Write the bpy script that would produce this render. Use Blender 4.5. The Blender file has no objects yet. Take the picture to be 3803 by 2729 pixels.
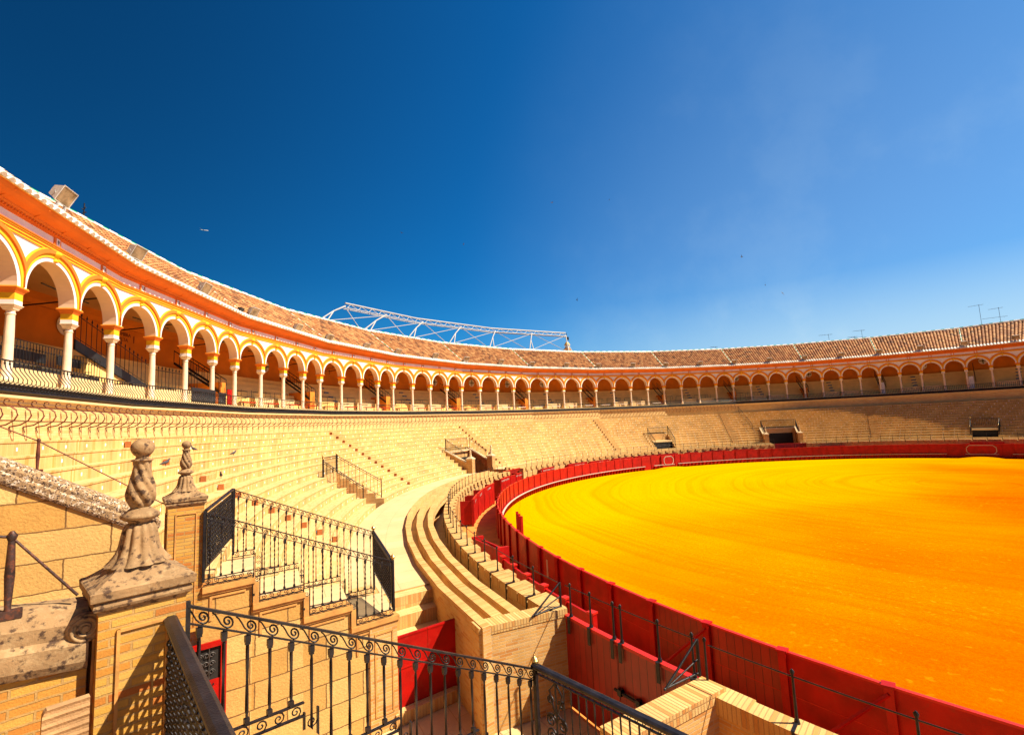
import bpy, math, random
from math import sin, cos, pi, radians, degrees, sqrt, atan2, hypot, floor
from mathutils import Vector, Matrix, noise as mnoise
random.seed(7)
S = bpy.context.scene
COL = S.collection

# ---------------------------------------------------------------- camera
YAW, PITCH, ROLL = 0.6369855, 0.11307722, -0.04732953
CAM = Vector((-44.31032, 0.78192, 6.35874))
_F = Vector((cos(YAW) * cos(PITCH), sin(YAW) * cos(PITCH), sin(PITCH)))
_R = Vector((sin(YAW), -cos(YAW), 0))
_U = _R.cross(_F)
_R2 = _R * cos(ROLL) + _U * sin(ROLL)
_U2 = _U * cos(ROLL) - _R * sin(ROLL)
cd = bpy.data.cameras.new('camera')
cd.sensor_width = 36.0
cd.lens = 36.0 * 1842.2758 / 3803
cd.clip_start = 0.05
cd.clip_end = 5000
cam = bpy.data.objects.new('camera', cd)
COL.objects.link(cam)
m = Matrix((_R2, _U2, -_F)).transposed().to_4x4()
m.translation = CAM
cam.matrix_world = m
S.camera = cam

# ---------------------------------------------------------------- sky + sun
SUN_AZ, SUN_EL = radians(-61), radians(50)
W = bpy.data.worlds.new('World')
S.world = W
W.use_nodes = True
nt = W.node_tree
nt.nodes.clear()
wo = nt.nodes.new('ShaderNodeOutputWorld')
bg = nt.nodes.new('ShaderNodeBackground')
sky = nt.nodes.new('ShaderNodeTexSky')
sky.sky_type = 'NISHITA'
sky.sun_disc = False
sky.sun_elevation = SUN_EL
sky.sun_rotation = pi / 2 - SUN_AZ
sky.air_density = 1.0
sky.dust_density = 0.6
sky.ozone_density = 4.0
def wn(t, **k):
    x = nt.nodes.new(t)
    for a, b in k.items(): setattr(x, a, b)
    return x
bg.inputs['Strength'].default_value = 0.086
tcw = wn('ShaderNodeTexCoord')
def wdot(v):
    d = wn('ShaderNodeVectorMath', operation='DOT_PRODUCT')
    nt.links.new(tcw.outputs['Generated'], d.inputs[0]); d.inputs[1].default_value = v
    return d.outputs['Value']
def wmap(src, a, b, c, d, smooth=True):
    m_ = wn('ShaderNodeMapRange'); m_.interpolation_type = 'SMOOTHSTEP' if smooth else 'LINEAR'
    nt.links.new(src, m_.inputs[0])
    for k_, v_ in zip((1, 2, 3, 4), (a, b, c, d)): m_.inputs[k_].default_value = v_
    return m_.outputs[0]
def wmix(f, a, b, mode='MIX'):
    x = wn('ShaderNodeMix'); x.data_type = 'RGBA'; x.blend_type = mode
    for so, v in ((x.inputs[0], f), (x.inputs[6], a), (x.inputs[7], b)):
        if hasattr(v, 'is_output'): nt.links.new(v, so)
        elif isinstance(v, (int, float)): so.default_value = v
        else: so.default_value = (*v, 1)
    return x.outputs[2]
# deep polarised blue away from the sun, paler towards it, thin haze low on that side
azr = wdot((cos(radians(-20)), sin(radians(-20)), 0))
dens = wmap(azr, -0.32, 0.74, 0.25, 0.64)
comb = wn('ShaderNodeCombineXYZ')
for k_ in range(3): nt.links.new(dens, comb.inputs[k_])
skc = wmix(1.0, sky.outputs[0], (0.05, 0.62, 1.05), 'MULTIPLY')
skc = wmix(1.0, skc, comb.outputs[0], 'MULTIPLY')
low2 = wmap(wdot((0, 0, 1)), 0.0, 0.30, 0.30, 0.0)
skc = wmix(low2, skc, (0.6, 2.4, 4.0))
side = wmap(azr, 0.42, 1.0, 0.0, 1.0)
low = wmap(wdot((0, 0, 1)), 0.02, 0.33, 0.95, 0.0)
hi_ = wmap(wdot((0, 0, 1)), 0.10, 0.80, 0.26, 0.14)
cn_ = wn('ShaderNodeTexNoise'); cn_.inputs['Scale'].default_value = 5.5; cn_.inputs['Detail'].default_value = 7; cn_.inputs['Roughness'].default_value = .6
nt.links.new(tcw.outputs['Generated'], cn_.inputs['Vector'])
cl = wmap(cn_.outputs['Fac'], 0.42, 0.66, 0.86, 1.12)
mx = wn('ShaderNodeMath', operation='MAXIMUM'); nt.links.new(low, mx.inputs[0]); nt.links.new(hi_, mx.inputs[1])
hz = wn('ShaderNodeMath', operation='MULTIPLY'); nt.links.new(mx.outputs[0], hz.inputs[0]); nt.links.new(side, hz.inputs[1])
hz2 = wn('ShaderNodeMath', operation='MULTIPLY'); nt.links.new(hz.outputs[0], hz2.inputs[0]); nt.links.new(cl, hz2.inputs[1])
hz2.use_clamp = True
skc = wmix(hz2.outputs[0], skc, (3.3, 4.2, 4.6))
nt.links.new(skc, bg.inputs['Color'])
nt.links.new(bg.outputs[0], wo.inputs['Surface'])

sd = bpy.data.lights.new('sun', 'SUN')
sd.energy = 4.8
sd.angle = radians(0.55)
sd.color = (1.0, 0.885, 0.67)
sun = bpy.data.objects.new('sun', sd)
COL.objects.link(sun)
sv = Vector((cos(SUN_AZ) * cos(SUN_EL), sin(SUN_AZ) * cos(SUN_EL), sin(SUN_EL)))
sun.rotation_euler = sv.to_track_quat('Z', 'Y').to_euler()

S.view_settings.view_transform = 'Standard'
S.view_settings.look = 'None'
S.view_settings.gamma = 1.0
S.view_settings.exposure = 1.25

# ---------------------------------------------------------------- plan of the ring
RBH = [3.9743674, 0.28096326, -0.14658558, -2.3388429, -0.56856214, 0.08759797]
GPH = [-1.91636782, -0.84697426, 0.62638354, -0.4029085]
GAP = 14.99713
T0, DT = 2.7323761, -0.27967873
THH = [0.14676555, -0.12472294, -0.08199157, -0.06936643]

def rbar(t):
    r = 30.0
    for j in range(3):
        n = j + 2
        r += RBH[2 * j] * cos(n * t) + RBH[2 * j + 1] * sin(n * t)
    return r

def gapf(t):
    g = GAP
    for j in range(2):
        n = j + 1
        g += GPH[2 * j] * cos(n * t) + GPH[2 * j + 1] * sin(n * t)
    return g

def P(T, o, z):
    """T degrees, o metres outward of the red barrier"""
    t = radians(T)
    r = rbar(t) + o
    return Vector((r * cos(t), r * sin(t), z))

def PS(T, s, z):
    t = radians(T)
    r = rbar(t) + s * gapf(t)
    return Vector((r * cos(t), r * sin(t), z))

def _thc(k):
    t = T0 + DT * k
    return t + THH[0] * cos(t) + THH[1] * sin(t) + THH[2] * cos(2 * t) + THH[3] * sin(2 * t)

_V = {}
for k in range(-5, 18):
    t = _thc(k)
    r = rbar(t) + gapf(t)
    _V[k] = Vector((r * cos(t), r * sin(t)))
_V[-1] = Vector((-45.12, 16.95))
_M = {}
for k in range(-4, 17):
    a = (_V[k] - _V[k - 1]).normalized()
    b = (_V[k + 1] - _V[k]).normalized()
    na, nb = Vector((-a.y, a.x)), Vector((-b.y, b.x))   # outward: going clockwise -> left is outward
    mm = (na + nb).normalized()
    _M[k] = mm / mm.dot(na)

def G(i, off=0.0, z=0.0):
    """gallery line at column index i, off metres outward"""
    q = (i - 2) / 4.0
    k = int(floor(q))
    f = q - k
    v = (_V[k] + _M[k] * off) * (1 - f) + (_V[k + 1] + _M[k + 1] * off) * f
    return Vector((v.x, v.y, z))

def Gn(i):
    k = int(floor((i - 2) / 4.0))
    a = (_V[k + 1] - _V[k]).normalized()
    return Vector((a.x, a.y, 0)), Vector((-a.y, a.x, 0))

# ---------------------------------------------------------------- mesh helpers
class MB:
    def __init__(s):
        s.v = []; s.f = []; s.uv = []; s.mi = []; s.sm = []
    def face(s, pts, uv=None, mi=0, smooth=False):
        n = len(s.v)
        s.v.extend([tuple(p) for p in pts])
        s.f.append(tuple(range(n, n + len(pts))))
        s.uv.append(uv if uv else [(0, 0)] * len(pts))
        s.mi.append(mi); s.sm.append(smooth)
    def quad(s, a, b, c, d, mi=0, uv=None):
        if uv is None:
            a, b, c, d = Vector(a), Vector(b), Vector(c), Vector(d)
            w, h = (b - a).length, (d - a).length
            u0 = hypot(a.x, a.y) * 0 + a.x * .37 + a.y * .61
            z0 = a.z if abs((d - a).z) > .5 * h else 0
            uv = [(u0, z0), (u0 + w, z0), (u0 + w, z0 + h), (u0, z0 + h)]
        s.face((a, b, c, d), uv, mi)
    def box(s, o, ex, ey, ez, mi=0, top=None):
        """o corner; ex,ey,ez full edge vectors"""
        o, ex, ey, ez = Vector(o), Vector(ex), Vector(ey), Vector(ez)
        if ex.cross(ey).dot(ez) < 0:
            o = o + ex; ex = -ex
        p = [o, o + ex, o + ex + ey, o + ey]
        q = [x + ez for x in p]
        s.quad(p[3], p[2], p[1], p[0], mi)
        s.quad(q[0], q[1], q[2], q[3], mi if top is None else top)
        for k in range(4):
            j = (k + 1) % 4
            s.quad(p[k], p[j], q[j], q[k], mi)
    def cbox(s, c, ex, ey, ez, mi=0):
        c = Vector(c)
        s.box(c - Vector(ex) / 2 - Vector(ey) / 2 - Vector(ez) / 2, ex, ey, ez, mi)
    def grid(s, rows, mi=0, us=None, vs=None, smooth=False, flip=False, close=False):
        """rows: list of lists of points, shared vertices"""
        n0 = len(s.v)
        nc = len(rows[0])
        for r in rows:
            s.v.extend([tuple(p) for p in r])
        for i in range(len(rows) - 1):
            for j in range(nc if close else nc - 1):
                j2 = (j + 1) % nc
                a, b, c, d = n0 + i * nc + j, n0 + i * nc + j2, n0 + (i + 1) * nc + j2, n0 + (i + 1) * nc + j
                u0 = us[j] if us else j * .1
                u1 = (us[j + 1] if j + 1 < len(us) else us[j]) if us else (j + 1) * .1
                v0 = vs[i] if vs else i * .1
                v1 = vs[i + 1] if vs else (i + 1) * .1
                f = (a, b, c, d); uv = [(u0, v0), (u1, v0), (u1, v1), (u0, v1)]
                if flip:
                    f = f[::-1]; uv = uv[::-1]
                s.f.append(f); s.uv.append(uv)
                s.mi.append(mi[i] if isinstance(mi, (list, tuple)) else mi); s.sm.append(smooth)
    def tube(s, pts, r, n=6, nrm=None, mi=0, smooth=True, cap=True):
        pts = [Vector(p) for p in pts]
        rr = r if isinstance(r, (list, tuple)) else [r] * len(pts)
        rows = []
        ref = Vector(nrm) if nrm else None
        L = 0; vs = []
        for i, p in enumerate(pts):
            t = (pts[min(i + 1, len(pts) - 1)] - pts[max(i - 1, 0)])
            if t.length < 1e-9: t = Vector((0, 0, 1))
            t.normalize()
            if ref is None:
                ref = Vector((0, 0, 1)) if abs(t.z) < .9 else Vector((1, 0, 0))
            a = t.cross(ref)
            if a.length < 1e-6: a = t.cross(Vector((.3, .7, .2)))
            a.normalize(); b = a.cross(t)
            rows.append([p + (a * cos(2 * pi * k / n) + b * sin(2 * pi * k / n)) * rr[i] for k in range(n)])
            if i: L += (p - pts[i - 1]).length
            vs.append(L)
        s.grid(rows, mi=mi, us=[k * .05 for k in range(n + 1)], vs=vs, smooth=smooth, close=True)
        if cap:
            s.face(rows[0][::-1], None, mi); s.face(rows[-1], None, mi)
    def build(s, name, mats, parent=None, label=None):
        me = bpy.data.meshes.new(name)
        me.from_pydata(s.v, [], s.f)
        ul = me.uv_layers.new(name='UVMap')
        flat = [c for f in s.uv for uv in f for c in uv]
        ul.data.foreach_set('uv', flat)
        if not isinstance(mats, (list, tuple)): mats = [mats]
        for mt in mats: me.materials.append(mt)
        me.polygons.foreach_set('material_index', s.mi)
        me.polygons.foreach_set('use_smooth', s.sm)
        me.update()
        o = bpy.data.objects.new(name, me)
        COL.objects.link(o)
        if parent: 
            o.parent = parent
            o.matrix_parent_inverse = parent.matrix_world.inverted() if parent.type == 'EMPTY' and False else Matrix.Translation(-Vector(parent.location))
        if label: o['label'] = label
        return o

def tag(o, label=None, cat=None, group=None, kind=None):
    if label: o['label'] = label
    if cat: o['category'] = cat
    if group: o['group'] = group
    if kind: o['kind'] = kind
    return o

def thing(name, label, cat, loc=(0, 0, 0), group=None):
    o = bpy.data.objects.new(name, None)
    o.empty_display_size = .2
    o.location = Vector(loc)
    COL.objects.link(o)
    return tag(o, label, cat, group)

def local(o, parent):
    """parent a copied object whose mesh is already in the thing's own space"""
    o.parent = parent
    return o

def copy_tree(o, parent=None):
    c = o.copy(); COL.objects.link(c)
    if parent: c.parent = parent
    for ch in [x for x in kids.get(o.name, [])]:
        kids.setdefault(c.name, []).append(copy_tree(ch, c))
    return c
kids = {}

# ---------------------------------------------------------------- materials
def newmat(name):
    mt = bpy.data.materials.new(name); mt.use_nodes = True
    n = mt.node_tree.nodes; l = mt.node_tree.links
    return mt, n, l, n['Principled BSDF']

def N(n, typ, **kw):
    x = n.new(typ)
    for k, v in kw.items(): setattr(x, k, v)
    return x

def ramp(n, stops):
    r = n.new('ShaderNodeValToRGB')
    e = r.color_ramp.elements
    while len(e) < len(stops): e.new(.5)
    for k, (p, c) in enumerate(stops):
        e[k].position = p; e[k].color = (*c, 1)
    return r

def mix(n, l, fac, a, b, mode='MIX'):
    x = n.new('ShaderNodeMix'); x.data_type = 'RGBA'; x.blend_type = mode
    for sock, val in ((x.inputs[0], fac), (x.inputs[6], a), (x.inputs[7], b)):
        if hasattr(val, 'is_output'): l.new(val, sock)
        elif isinstance(val, (int, float)): sock.default_value = val
        else: sock.default_value = (*val, 1)
    return x.outputs[2]

def noise(n, l, scale, coord, detail=3, rough=.55, dist=0.0):
    x = n.new('ShaderNodeTexNoise'); x.inputs['Scale'].default_value = scale
    x.inputs['Detail'].default_value = detail; x.inputs['Roughness'].default_value = rough
    x.inputs['Distortion'].default_value = dist
    l.new(coord, x.inputs['Vector'])
    return x.outputs['Fac']

def bump(n, l, bs, h, strength, dist=.02, prev=None):
    b = n.new('ShaderNodeBump'); b.inputs['Strength'].default_value = strength
    b.inputs['Distance'].default_value = dist
    l.new(h, b.inputs['Height'])
    if prev: l.new(prev, b.inputs['Normal'])
    l.new(b.outputs[0], bs.inputs['Normal'])
    return b.outputs[0]

SPEC = {'red_paint': .25, 'red_edge_paint': .3}
def plain(name, col, rough=.6, var=.12, scale=3.0, bmp=.1, metal=0.0, fine=40.0, col2=None, thr=(.45, .7)):
    mt, n, l, b = newmat(name)
    tc = N(n, 'ShaderNodeTexCoord').outputs['Object']
    geo = N(n, 'ShaderNodeNewGeometry').outputs['Position']
    f = noise(n, l, scale, geo)
    dark = tuple(c * (1 - var * 2) for c in col); lite = tuple(min(1, c * (1 + var)) for c in col)
    r = ramp(n, [(.3, dark), (.7, lite)]); l.new(f, r.inputs[0])
    out = r.outputs[0]
    if col2:
        f2 = noise(n, l, scale * 4, geo, detail=6, rough=.7)
        rr = ramp(n, [(thr[0], (0, 0, 0)), (thr[1], (1, 1, 1))]); l.new(f2, rr.inputs[0])
        out = mix(n, l, rr.outputs[0], out, col2)
    l.new(out, b.inputs['Base Color'])
    b.inputs['Roughness'].default_value = rough
    b.inputs['Metallic'].default_value = metal
    if name in SPEC: b.inputs['Specular IOR Level'].default_value = SPEC[name]
    if bmp:
        bump(n, l, b, noise(n, l, fine, geo), bmp, .01)
    return mt

def brick(name, cols, mortar, bw, bh, ms=.012, rough=.85, bmp=.5, tint=None, off=.5, tiles=None, stain=.25, rb=.0, mdist=.012, fine=60, geo_noise=.8, wobf=1.2):
    """UV based brick; cols = ramp colours picked per brick"""
    mt, n, l, b = newmat(name)
    uv = N(n, 'ShaderNodeUVMap').outputs[0]
    geo = N(n, 'ShaderNodeNewGeometry').outputs['Position']
    br = N(n, 'ShaderNodeTexBrick'); br.offset = off
    br.inputs['Scale'].default_value = 1.0
    br.inputs['Brick Width'].default_value = bw; br.inputs['Row Height'].default_value = bh
    br.inputs['Mortar Size'].default_value = ms; br.inputs['Mortar Smooth'].default_value = .25
    br.inputs['Bias'].default_value = 0
    br.inputs['Color1'].default_value = (0, 0, 0, 1); br.inputs['Color2'].default_value = (1, 1, 1, 1)
    br.inputs['Mortar'].default_value = (.5, .5, .5, 1)
    wob = N(n, 'ShaderNodeVectorMath', operation='ADD')
    nz = N(n, 'ShaderNodeTexNoise'); nz.inputs['Scale'].default_value = 9
    l.new(geo, nz.inputs['Vector'])
    sc = N(n, 'ShaderNodeVectorMath', operation='SCALE'); sc.inputs['Scale'].default_value = ms * wobf
    l.new(nz.outputs['Color'], sc.inputs[0])
    l.new(uv, wob.inputs[0]); l.new(sc.outputs[0], wob.inputs[1])
    l.new(wob.outputs[0], br.inputs['Vector'])
    k = len(cols)
    r = ramp(n, [(i / max(1, k - 1), c) for i, c in enumerate(cols)])
    l.new(br.outputs['Color'], r.inputs[0])
    mtn = noise(n, l, 30, geo)
    mo = mix(n, l, mtn, tuple(c * .8 for c in mortar), tuple(min(1, c * 1.15) for c in mortar))
    base = mix(n, l, br.outputs['Fac'], r.outputs[0], mo)
    # weathering
    f2 = noise(n, l, geo_noise, geo, detail=6, rough=.65)
    rr = ramp(n, [(.35, (1 - stain,) * 3), (.65, (1, 1, 1))]); l.new(f2, rr.inputs[0])
    base = mix(n, l, 1.0, base, rr.outputs[0], 'MULTIPLY')
    f3 = noise(n, l, fine, geo, detail=2)
    r3 = ramp(n, [(.3, (.86, .84, .8)), (.7, (1.06, 1.06, 1.06))]); l.new(f3, r3.inputs[0])
    base = mix(n, l, .8, base, r3.outputs[0], 'MULTIPLY')
    if tiles:
        # little glazed white seat-number tiles set into the brick, every `pitch` metres
        pitch, vlo, vhi, half = tiles
        sep = N(n, 'ShaderNodeSeparateXYZ'); l.new(uv, sep.inputs[0])
        fr = N(n, 'ShaderNodeMath', operation='PINGPONG'); l.new(sep.outputs[0], fr.inputs[0]); fr.inputs[1].default_value = pitch / 2
        lt = N(n, 'ShaderNodeMath', operation='LESS_THAN'); l.new(fr.outputs[0], lt.inputs[0]); lt.inputs[1].default_value = half
        g1 = N(n, 'ShaderNodeMath', operation='GREATER_THAN'); l.new(sep.outputs[1], g1.inputs[0]); g1.inputs[1].default_value = vlo
        g2 = N(n, 'ShaderNodeMath', operation='LESS_THAN'); l.new(sep.outputs[1], g2.inputs[0]); g2.inputs[1].default_value = vhi
        m1 = N(n, 'ShaderNodeMath', operation='MULTIPLY'); l.new(lt.outputs[0], m1.inputs[0]); l.new(g1.outputs[0], m1.inputs[1])
        m2 = N(n, 'ShaderNodeMath', operation='MULTIPLY'); l.new(m1.outputs[0], m2.inputs[0]); l.new(g2.outputs[0], m2.inputs[1])
        base = mix(n, l, m2.outputs[0], base, (.82, .8, .78))
    l.new(base, b.inputs['Base Color'])
    b.inputs['Roughness'].default_value = rough
    inv = N(n, 'ShaderNodeMath', operation='SUBTRACT'); inv.inputs[0].default_value = 1.0
    l.new(br.outputs['Fac'], inv.inputs[1])
    p = bump(n, l, b, inv.outputs[0], bmp, mdist)
    bump(n, l, b, noise(n, l, fine, geo, detail=4), .35, .012 + rb, prev=p)
    return mt

WALL = [(.50, .20, .04), (.60, .31, .08), (.62, .34, .10), (.64, .38, .14), (.56, .26, .06)]
M = {}
M['brick'] = brick('brick', WALL, (.56, .40, .22), .30, .065, .007)
M['brick_near'] = brick('brick_near', [(.44, .12, .015), (.52, .23, .028), (.55, .29, .045), (.54, .26, .035), (.56, .32, .07), (.55, .28, .04), (.48, .15, .018)], (.46, .26, .08), .25, .060, .008, bmp=.9, fine=90)
M['riser'] = brick('riser', [(.60, .30, .07), (.68, .44, .16), (.66, .40, .13), (.70, .48, .20), (.60, .28, .05)], (.58, .34, .11), .075, .33, .007, bmp=.35, off=0, tiles=(1.1, .11, .19, .032), stain=.3)
M['tread'] = brick('tread', [(.62, .39, .14), (.67, .46, .20), (.65, .42, .17), (.60, .34, .11)], (.54, .33, .13), .28, .075, .007, bmp=.3, stain=.15)
M['header'] = brick('header', [(.58, .30, .08), (.64, .40, .14), (.62, .35, .11), (.54, .23, .05)], (.46, .25, .09), .075, .42, .008, bmp=.6, off=0, stain=.2)
M['soldier'] = brick('soldier_course', [(.58, .29, .07), (.65, .42, .16), (.62, .36, .11), (.52, .20, .04)], (.38, .19, .06), .07, 2.0, .009, bmp=.7, off=0, stain=.2)
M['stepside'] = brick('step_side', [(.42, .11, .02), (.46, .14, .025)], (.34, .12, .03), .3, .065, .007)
M['riser2'] = brick('riser_plain', [(.56, .24, .05), (.64, .37, .13), (.62, .33, .09), (.66, .42, .17)], (.50, .26, .08), .075, .33, .007, bmp=.35, off=0)
M['darkbrick'] = brick('darkbrick', [(.34, .09, .02), (.40, .13, .03), (.36, .10, .022)], (.26, .11, .04), .3, .065, .007)  # brick with the shade of the exit cuts put into its colour
M['ashlar'] = brick('ashlar', [(.52, .26, .055), (.64, .41, .14), (.60, .36, .11), (.50, .25, .05), (.62, .39, .13)], (.20, .09, .02), 1.15, .46, .011, bmp=.9, stain=.22, fine=26, mdist=.03, rb=.02, wobf=2.6)
M['paving'] = brick('paving', [(.58, .40, .19), (.62, .44, .23), (.60, .42, .21)], (.45, .27, .11), 1.1, .8, .008, bmp=.2, stain=.15)

def stone(name, base, dark, pale, dthr=(.56, .62), pthr=(.58, .68), sc=14):
    mt, n, l, b = newmat(name)
    geo = N(n, 'ShaderNodeNewGeometry').outputs['Position']
    f = noise(n, l, 5, geo, detail=6)
    r = ramp(n, [(.3, tuple(c * .75 for c in base)), (.7, tuple(c * 1.15 for c in base))]); l.new(f, r.inputs[0])
    p1 = noise(n, l, sc * .55, geo, detail=8, rough=.75)
    rp = ramp(n, [(pthr[0], (0, 0, 0)), (pthr[1], (1, 1, 1))]); l.new(p1, rp.inputs[0])
    c = mix(n, l, rp.outputs[0], r.outputs[0], pale)
    vo = N(n, 'ShaderNodeTexVoronoi'); vo.inputs['Scale'].default_value = sc * 1.6
    l.new(geo, vo.inputs['Vector'])
    d1 = noise(n, l, sc, geo, detail=6, rough=.7)
    sub = N(n, 'ShaderNodeMath', operation='SUBTRACT'); l.new(d1, sub.inputs[0]); 
    mul = N(n, 'ShaderNodeMath', operation='MULTIPLY'); l.new(vo.outputs['Distance'], mul.inputs[0]); mul.inputs[1].default_value = .22
    l.new(mul.outputs[0], sub.inputs[1])
    rd = ramp(n, [(dthr[0] - .13, (0, 0, 0)), (dthr[1] - .13, (1, 1, 1))]); l.new(sub.outputs[0], rd.inputs[0])
    c = mix(n, l, rd.outputs[0], c, dark)
    l.new(c, b.inputs['Base Color']); b.inputs['Roughness'].default_value = .92
    p = bump(n, l, b, noise(n, l, 70, geo, detail=6, rough=.7), .4, .008)
    bump(n, l, b, noise(n, l, 9, geo, detail=4), .4, .03, prev=p)
    return mt
M['lichen'] = stone('lichen_stone', (.27, .155, .068), (.06, .028, .014), (.38, .25, .125), dthr=(.54, .64), pthr=(.50, .70), sc=15)
M['mossy'] = stone('mossy_stone', (.30, .18, .085), (.045, .02, .012), (.62, .5, .38), dthr=(.54, .58), pthr=(.53, .58), sc=30)
M['limestone'] = stone('limestone', (.58, .42, .24), (.32, .18, .08), (.66, .52, .34), dthr=(.62, .7))
M['grey'] = plain('grey_iron', (.10, .085, .08), .45, .2, 6, .1, metal=.5)
M['slab'] = plain('slab_stone', (.42, .23, .10), .9, .15, 5, .5, fine=70)
M['moulding'] = plain('moulding', (.54, .25, .06), .85, .15, 5, .4)

M['white'] = plain('white_plaster', (.76, .68, .64), .8, .05, 1.5, .15)
M['soffit'] = plain('soffit_plaster', (.74, .50, .34), .85, .05, 1.0, .1)
M['yellow'] = plain('yellow_plaster', (.76, .40, .003), .8, .06, 1.2, .15)
M['orange'] = plain('orange_plaster', (.68, .155, .004), .8, .07, 1.2, .15)
M['deep'] = plain('ochre_plaster', (.62, .19, .010), .85, .10, .8, .15)
M['ceil'] = plain('ceiling_plaster', (.55, .28, .10), .85, .06, .8, .1)
M['marble'] = plain('marble', (.72, .54, .38), .45, .06, 5, .05)
M['cream'] = plain('cream_plaster', (.66, .46, .22), .8, .06, 2, .2)
M['seat'] = plain('seat_plaster', (.80, .52, .17), .85, .07, .9, .15)
M['red'] = plain('red_paint', (.37, .0028, .0006), .5, .16, 2.2, .3, fine=25, col2=(.27, .02, .008), thr=(.56, .74))
M['redtop'] = plain('red_edge_paint', (.50, .016, .006), .4, .1, 3, .25, fine=25)
M['whitepaint'] = plain('white_paint', (.50, .44, .36), .5, .08, 3, .1)
M['iron'] = plain('wrought_iron', (.022, .018, .02), .42, .3, 8, .3, metal=.5, fine=80, col2=(.07, .03, .018), thr=(.62, .8))
M['oldiron'] = plain('weathered_iron', (.06, .028, .022), .55, .3, 8, .3, metal=.4, col2=(.16, .045, .02), thr=(.5, .65))
M['rust'] = plain('rusty_iron', (.15, .035, .014), .6, .3, 8, .3, metal=.3)
M['brass'] = plain('brass', (.62, .40, .13), .3, .15, 6, .05, metal=.9)
M['black'] = plain('black_panel', (.012, .012, .014), .5, .2, 3, .1)
M['lens'] = plain('lamp_glass', (.32, .22, .13), .15, .3, 3, .0)
M['metal'] = plain('lamp_housing', (.56, .50, .44), .5, .15, 3, .1, metal=.2)
M['steel'] = plain('white_steel', (.40, .37, .36), .45, .04, 2, .05)
M['concrete'] = plain('concrete', (.46, .38, .28), .9, .12, 1.5, .4)
M['callejon'] = plain('packed_earth', (.60, .20, .03), .95, .15, 1.2, .5, fine=50)
M['ink'] = plain('ink', (.03, .02, .05), .7, .1)
M['inkred'] = plain('brown_paint', (.16, .045, .02), .8, .1)
M['green'] = plain('green_glaze', (.01, .30, .12), .3, .15)
M['bluegrey'] = plain('blue_step', (.14, .17, .20), .8, .1)
M['bird'] = plain('feather', (.05, .045, .05), .8, .2)
M['dark'] = plain('dark_void', (.012, .008, .006), .9, .1)

# planked red wood (gates)
def plank():
    mt, n, l, b = newmat('red_planks')
    uv = N(n, 'ShaderNodeUVMap').outputs[0]
    geo = N(n, 'ShaderNodeNewGeometry').outputs['Position']
    br = N(n, 'ShaderNodeTexBrick'); br.offset = 0
    br.inputs['Scale'].default_value = 1; br.inputs['Brick Width'].default_value = .2; br.inputs['Row Height'].default_value = 30
    br.inputs['Mortar Size'].default_value = .006; br.inputs['Mortar Smooth'].default_value = .1
    br.inputs['Color1'].default_value = (.23, .005, .002, 1); br.inputs['Color2'].default_value = (.31, .008, .002, 1)
    br.inputs['Mortar'].default_value = (.06, .002, .002, 1)
    l.new(uv, br.inputs['Vector'])
    f = noise(n, l, 2.5, geo, detail=6)
    r = ramp(n, [(.3, (.75, .7, .7)), (.7, (1.1, 1.1, 1.1))]); l.new(f, r.inputs[0])
    l.new(mix(n, l, 1, br.outputs['Color'], r.outputs[0], 'MULTIPLY'), b.inputs['Base Color'])
    b.inputs['Roughness'].default_value = .45
    inv = N(n, 'ShaderNodeMath', operation='SUBTRACT'); inv.inputs[0].default_value = 1; l.new(br.outputs['Fac'], inv.inputs[1])
    bump(n, l, b, inv.outputs[0], .6, .01)
    return mt
M['plank'] = plank()

# terracotta tiles, colour per tile from UV cells
def tile_mat(name, cols, rough=.8):
    mt, n, l, b = newmat(name)
    uv = N(n, 'ShaderNodeUVMap').outputs[0]
    geo = N(n, 'ShaderNodeNewGeometry').outputs['Position']
    fl = N(n, 'ShaderNodeVectorMath', operation='FLOOR'); l.new(uv, fl.inputs[0])
    wn = N(n, 'ShaderNodeTexWhiteNoise'); wn.noise_dimensions = '2D'; l.new(fl.outputs[0], wn.inputs['Vector'])
    k = len(cols)
    r = ramp(n, [(i / (k - 1), c) for i, c in enumerate(cols)]); l.new(wn.outputs['Value'], r.inputs[0])
    f = noise(n, l, 1.3, geo, detail=6, rough=.7)
    rr = ramp(n, [(.40, (.72, .68, .62)), (.6, (1.05, 1.05, 1.05))]); l.new(f, rr.inputs[0])
    l.new(mix(n, l, .8, r.outputs[0], rr.outputs[0], 'MULTIPLY'), b.inputs['Base Color'])
    b.inputs['Roughness'].default_value = rough
    bump(n, l, b, noise(n, l, 30, geo), .4, .015)
    return mt
M['tile'] = tile_mat('roof_tiles', [(.12, .042, .014), (.36, .14, .04), (.46, .20, .065), (.52, .27, .10), (.26, .085, .023), (.41, .17, .052)])
M['ridge'] = tile_mat('ridge_tiles', [(.70, .64, .58), (.78, .73, .68)], .6)

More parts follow.
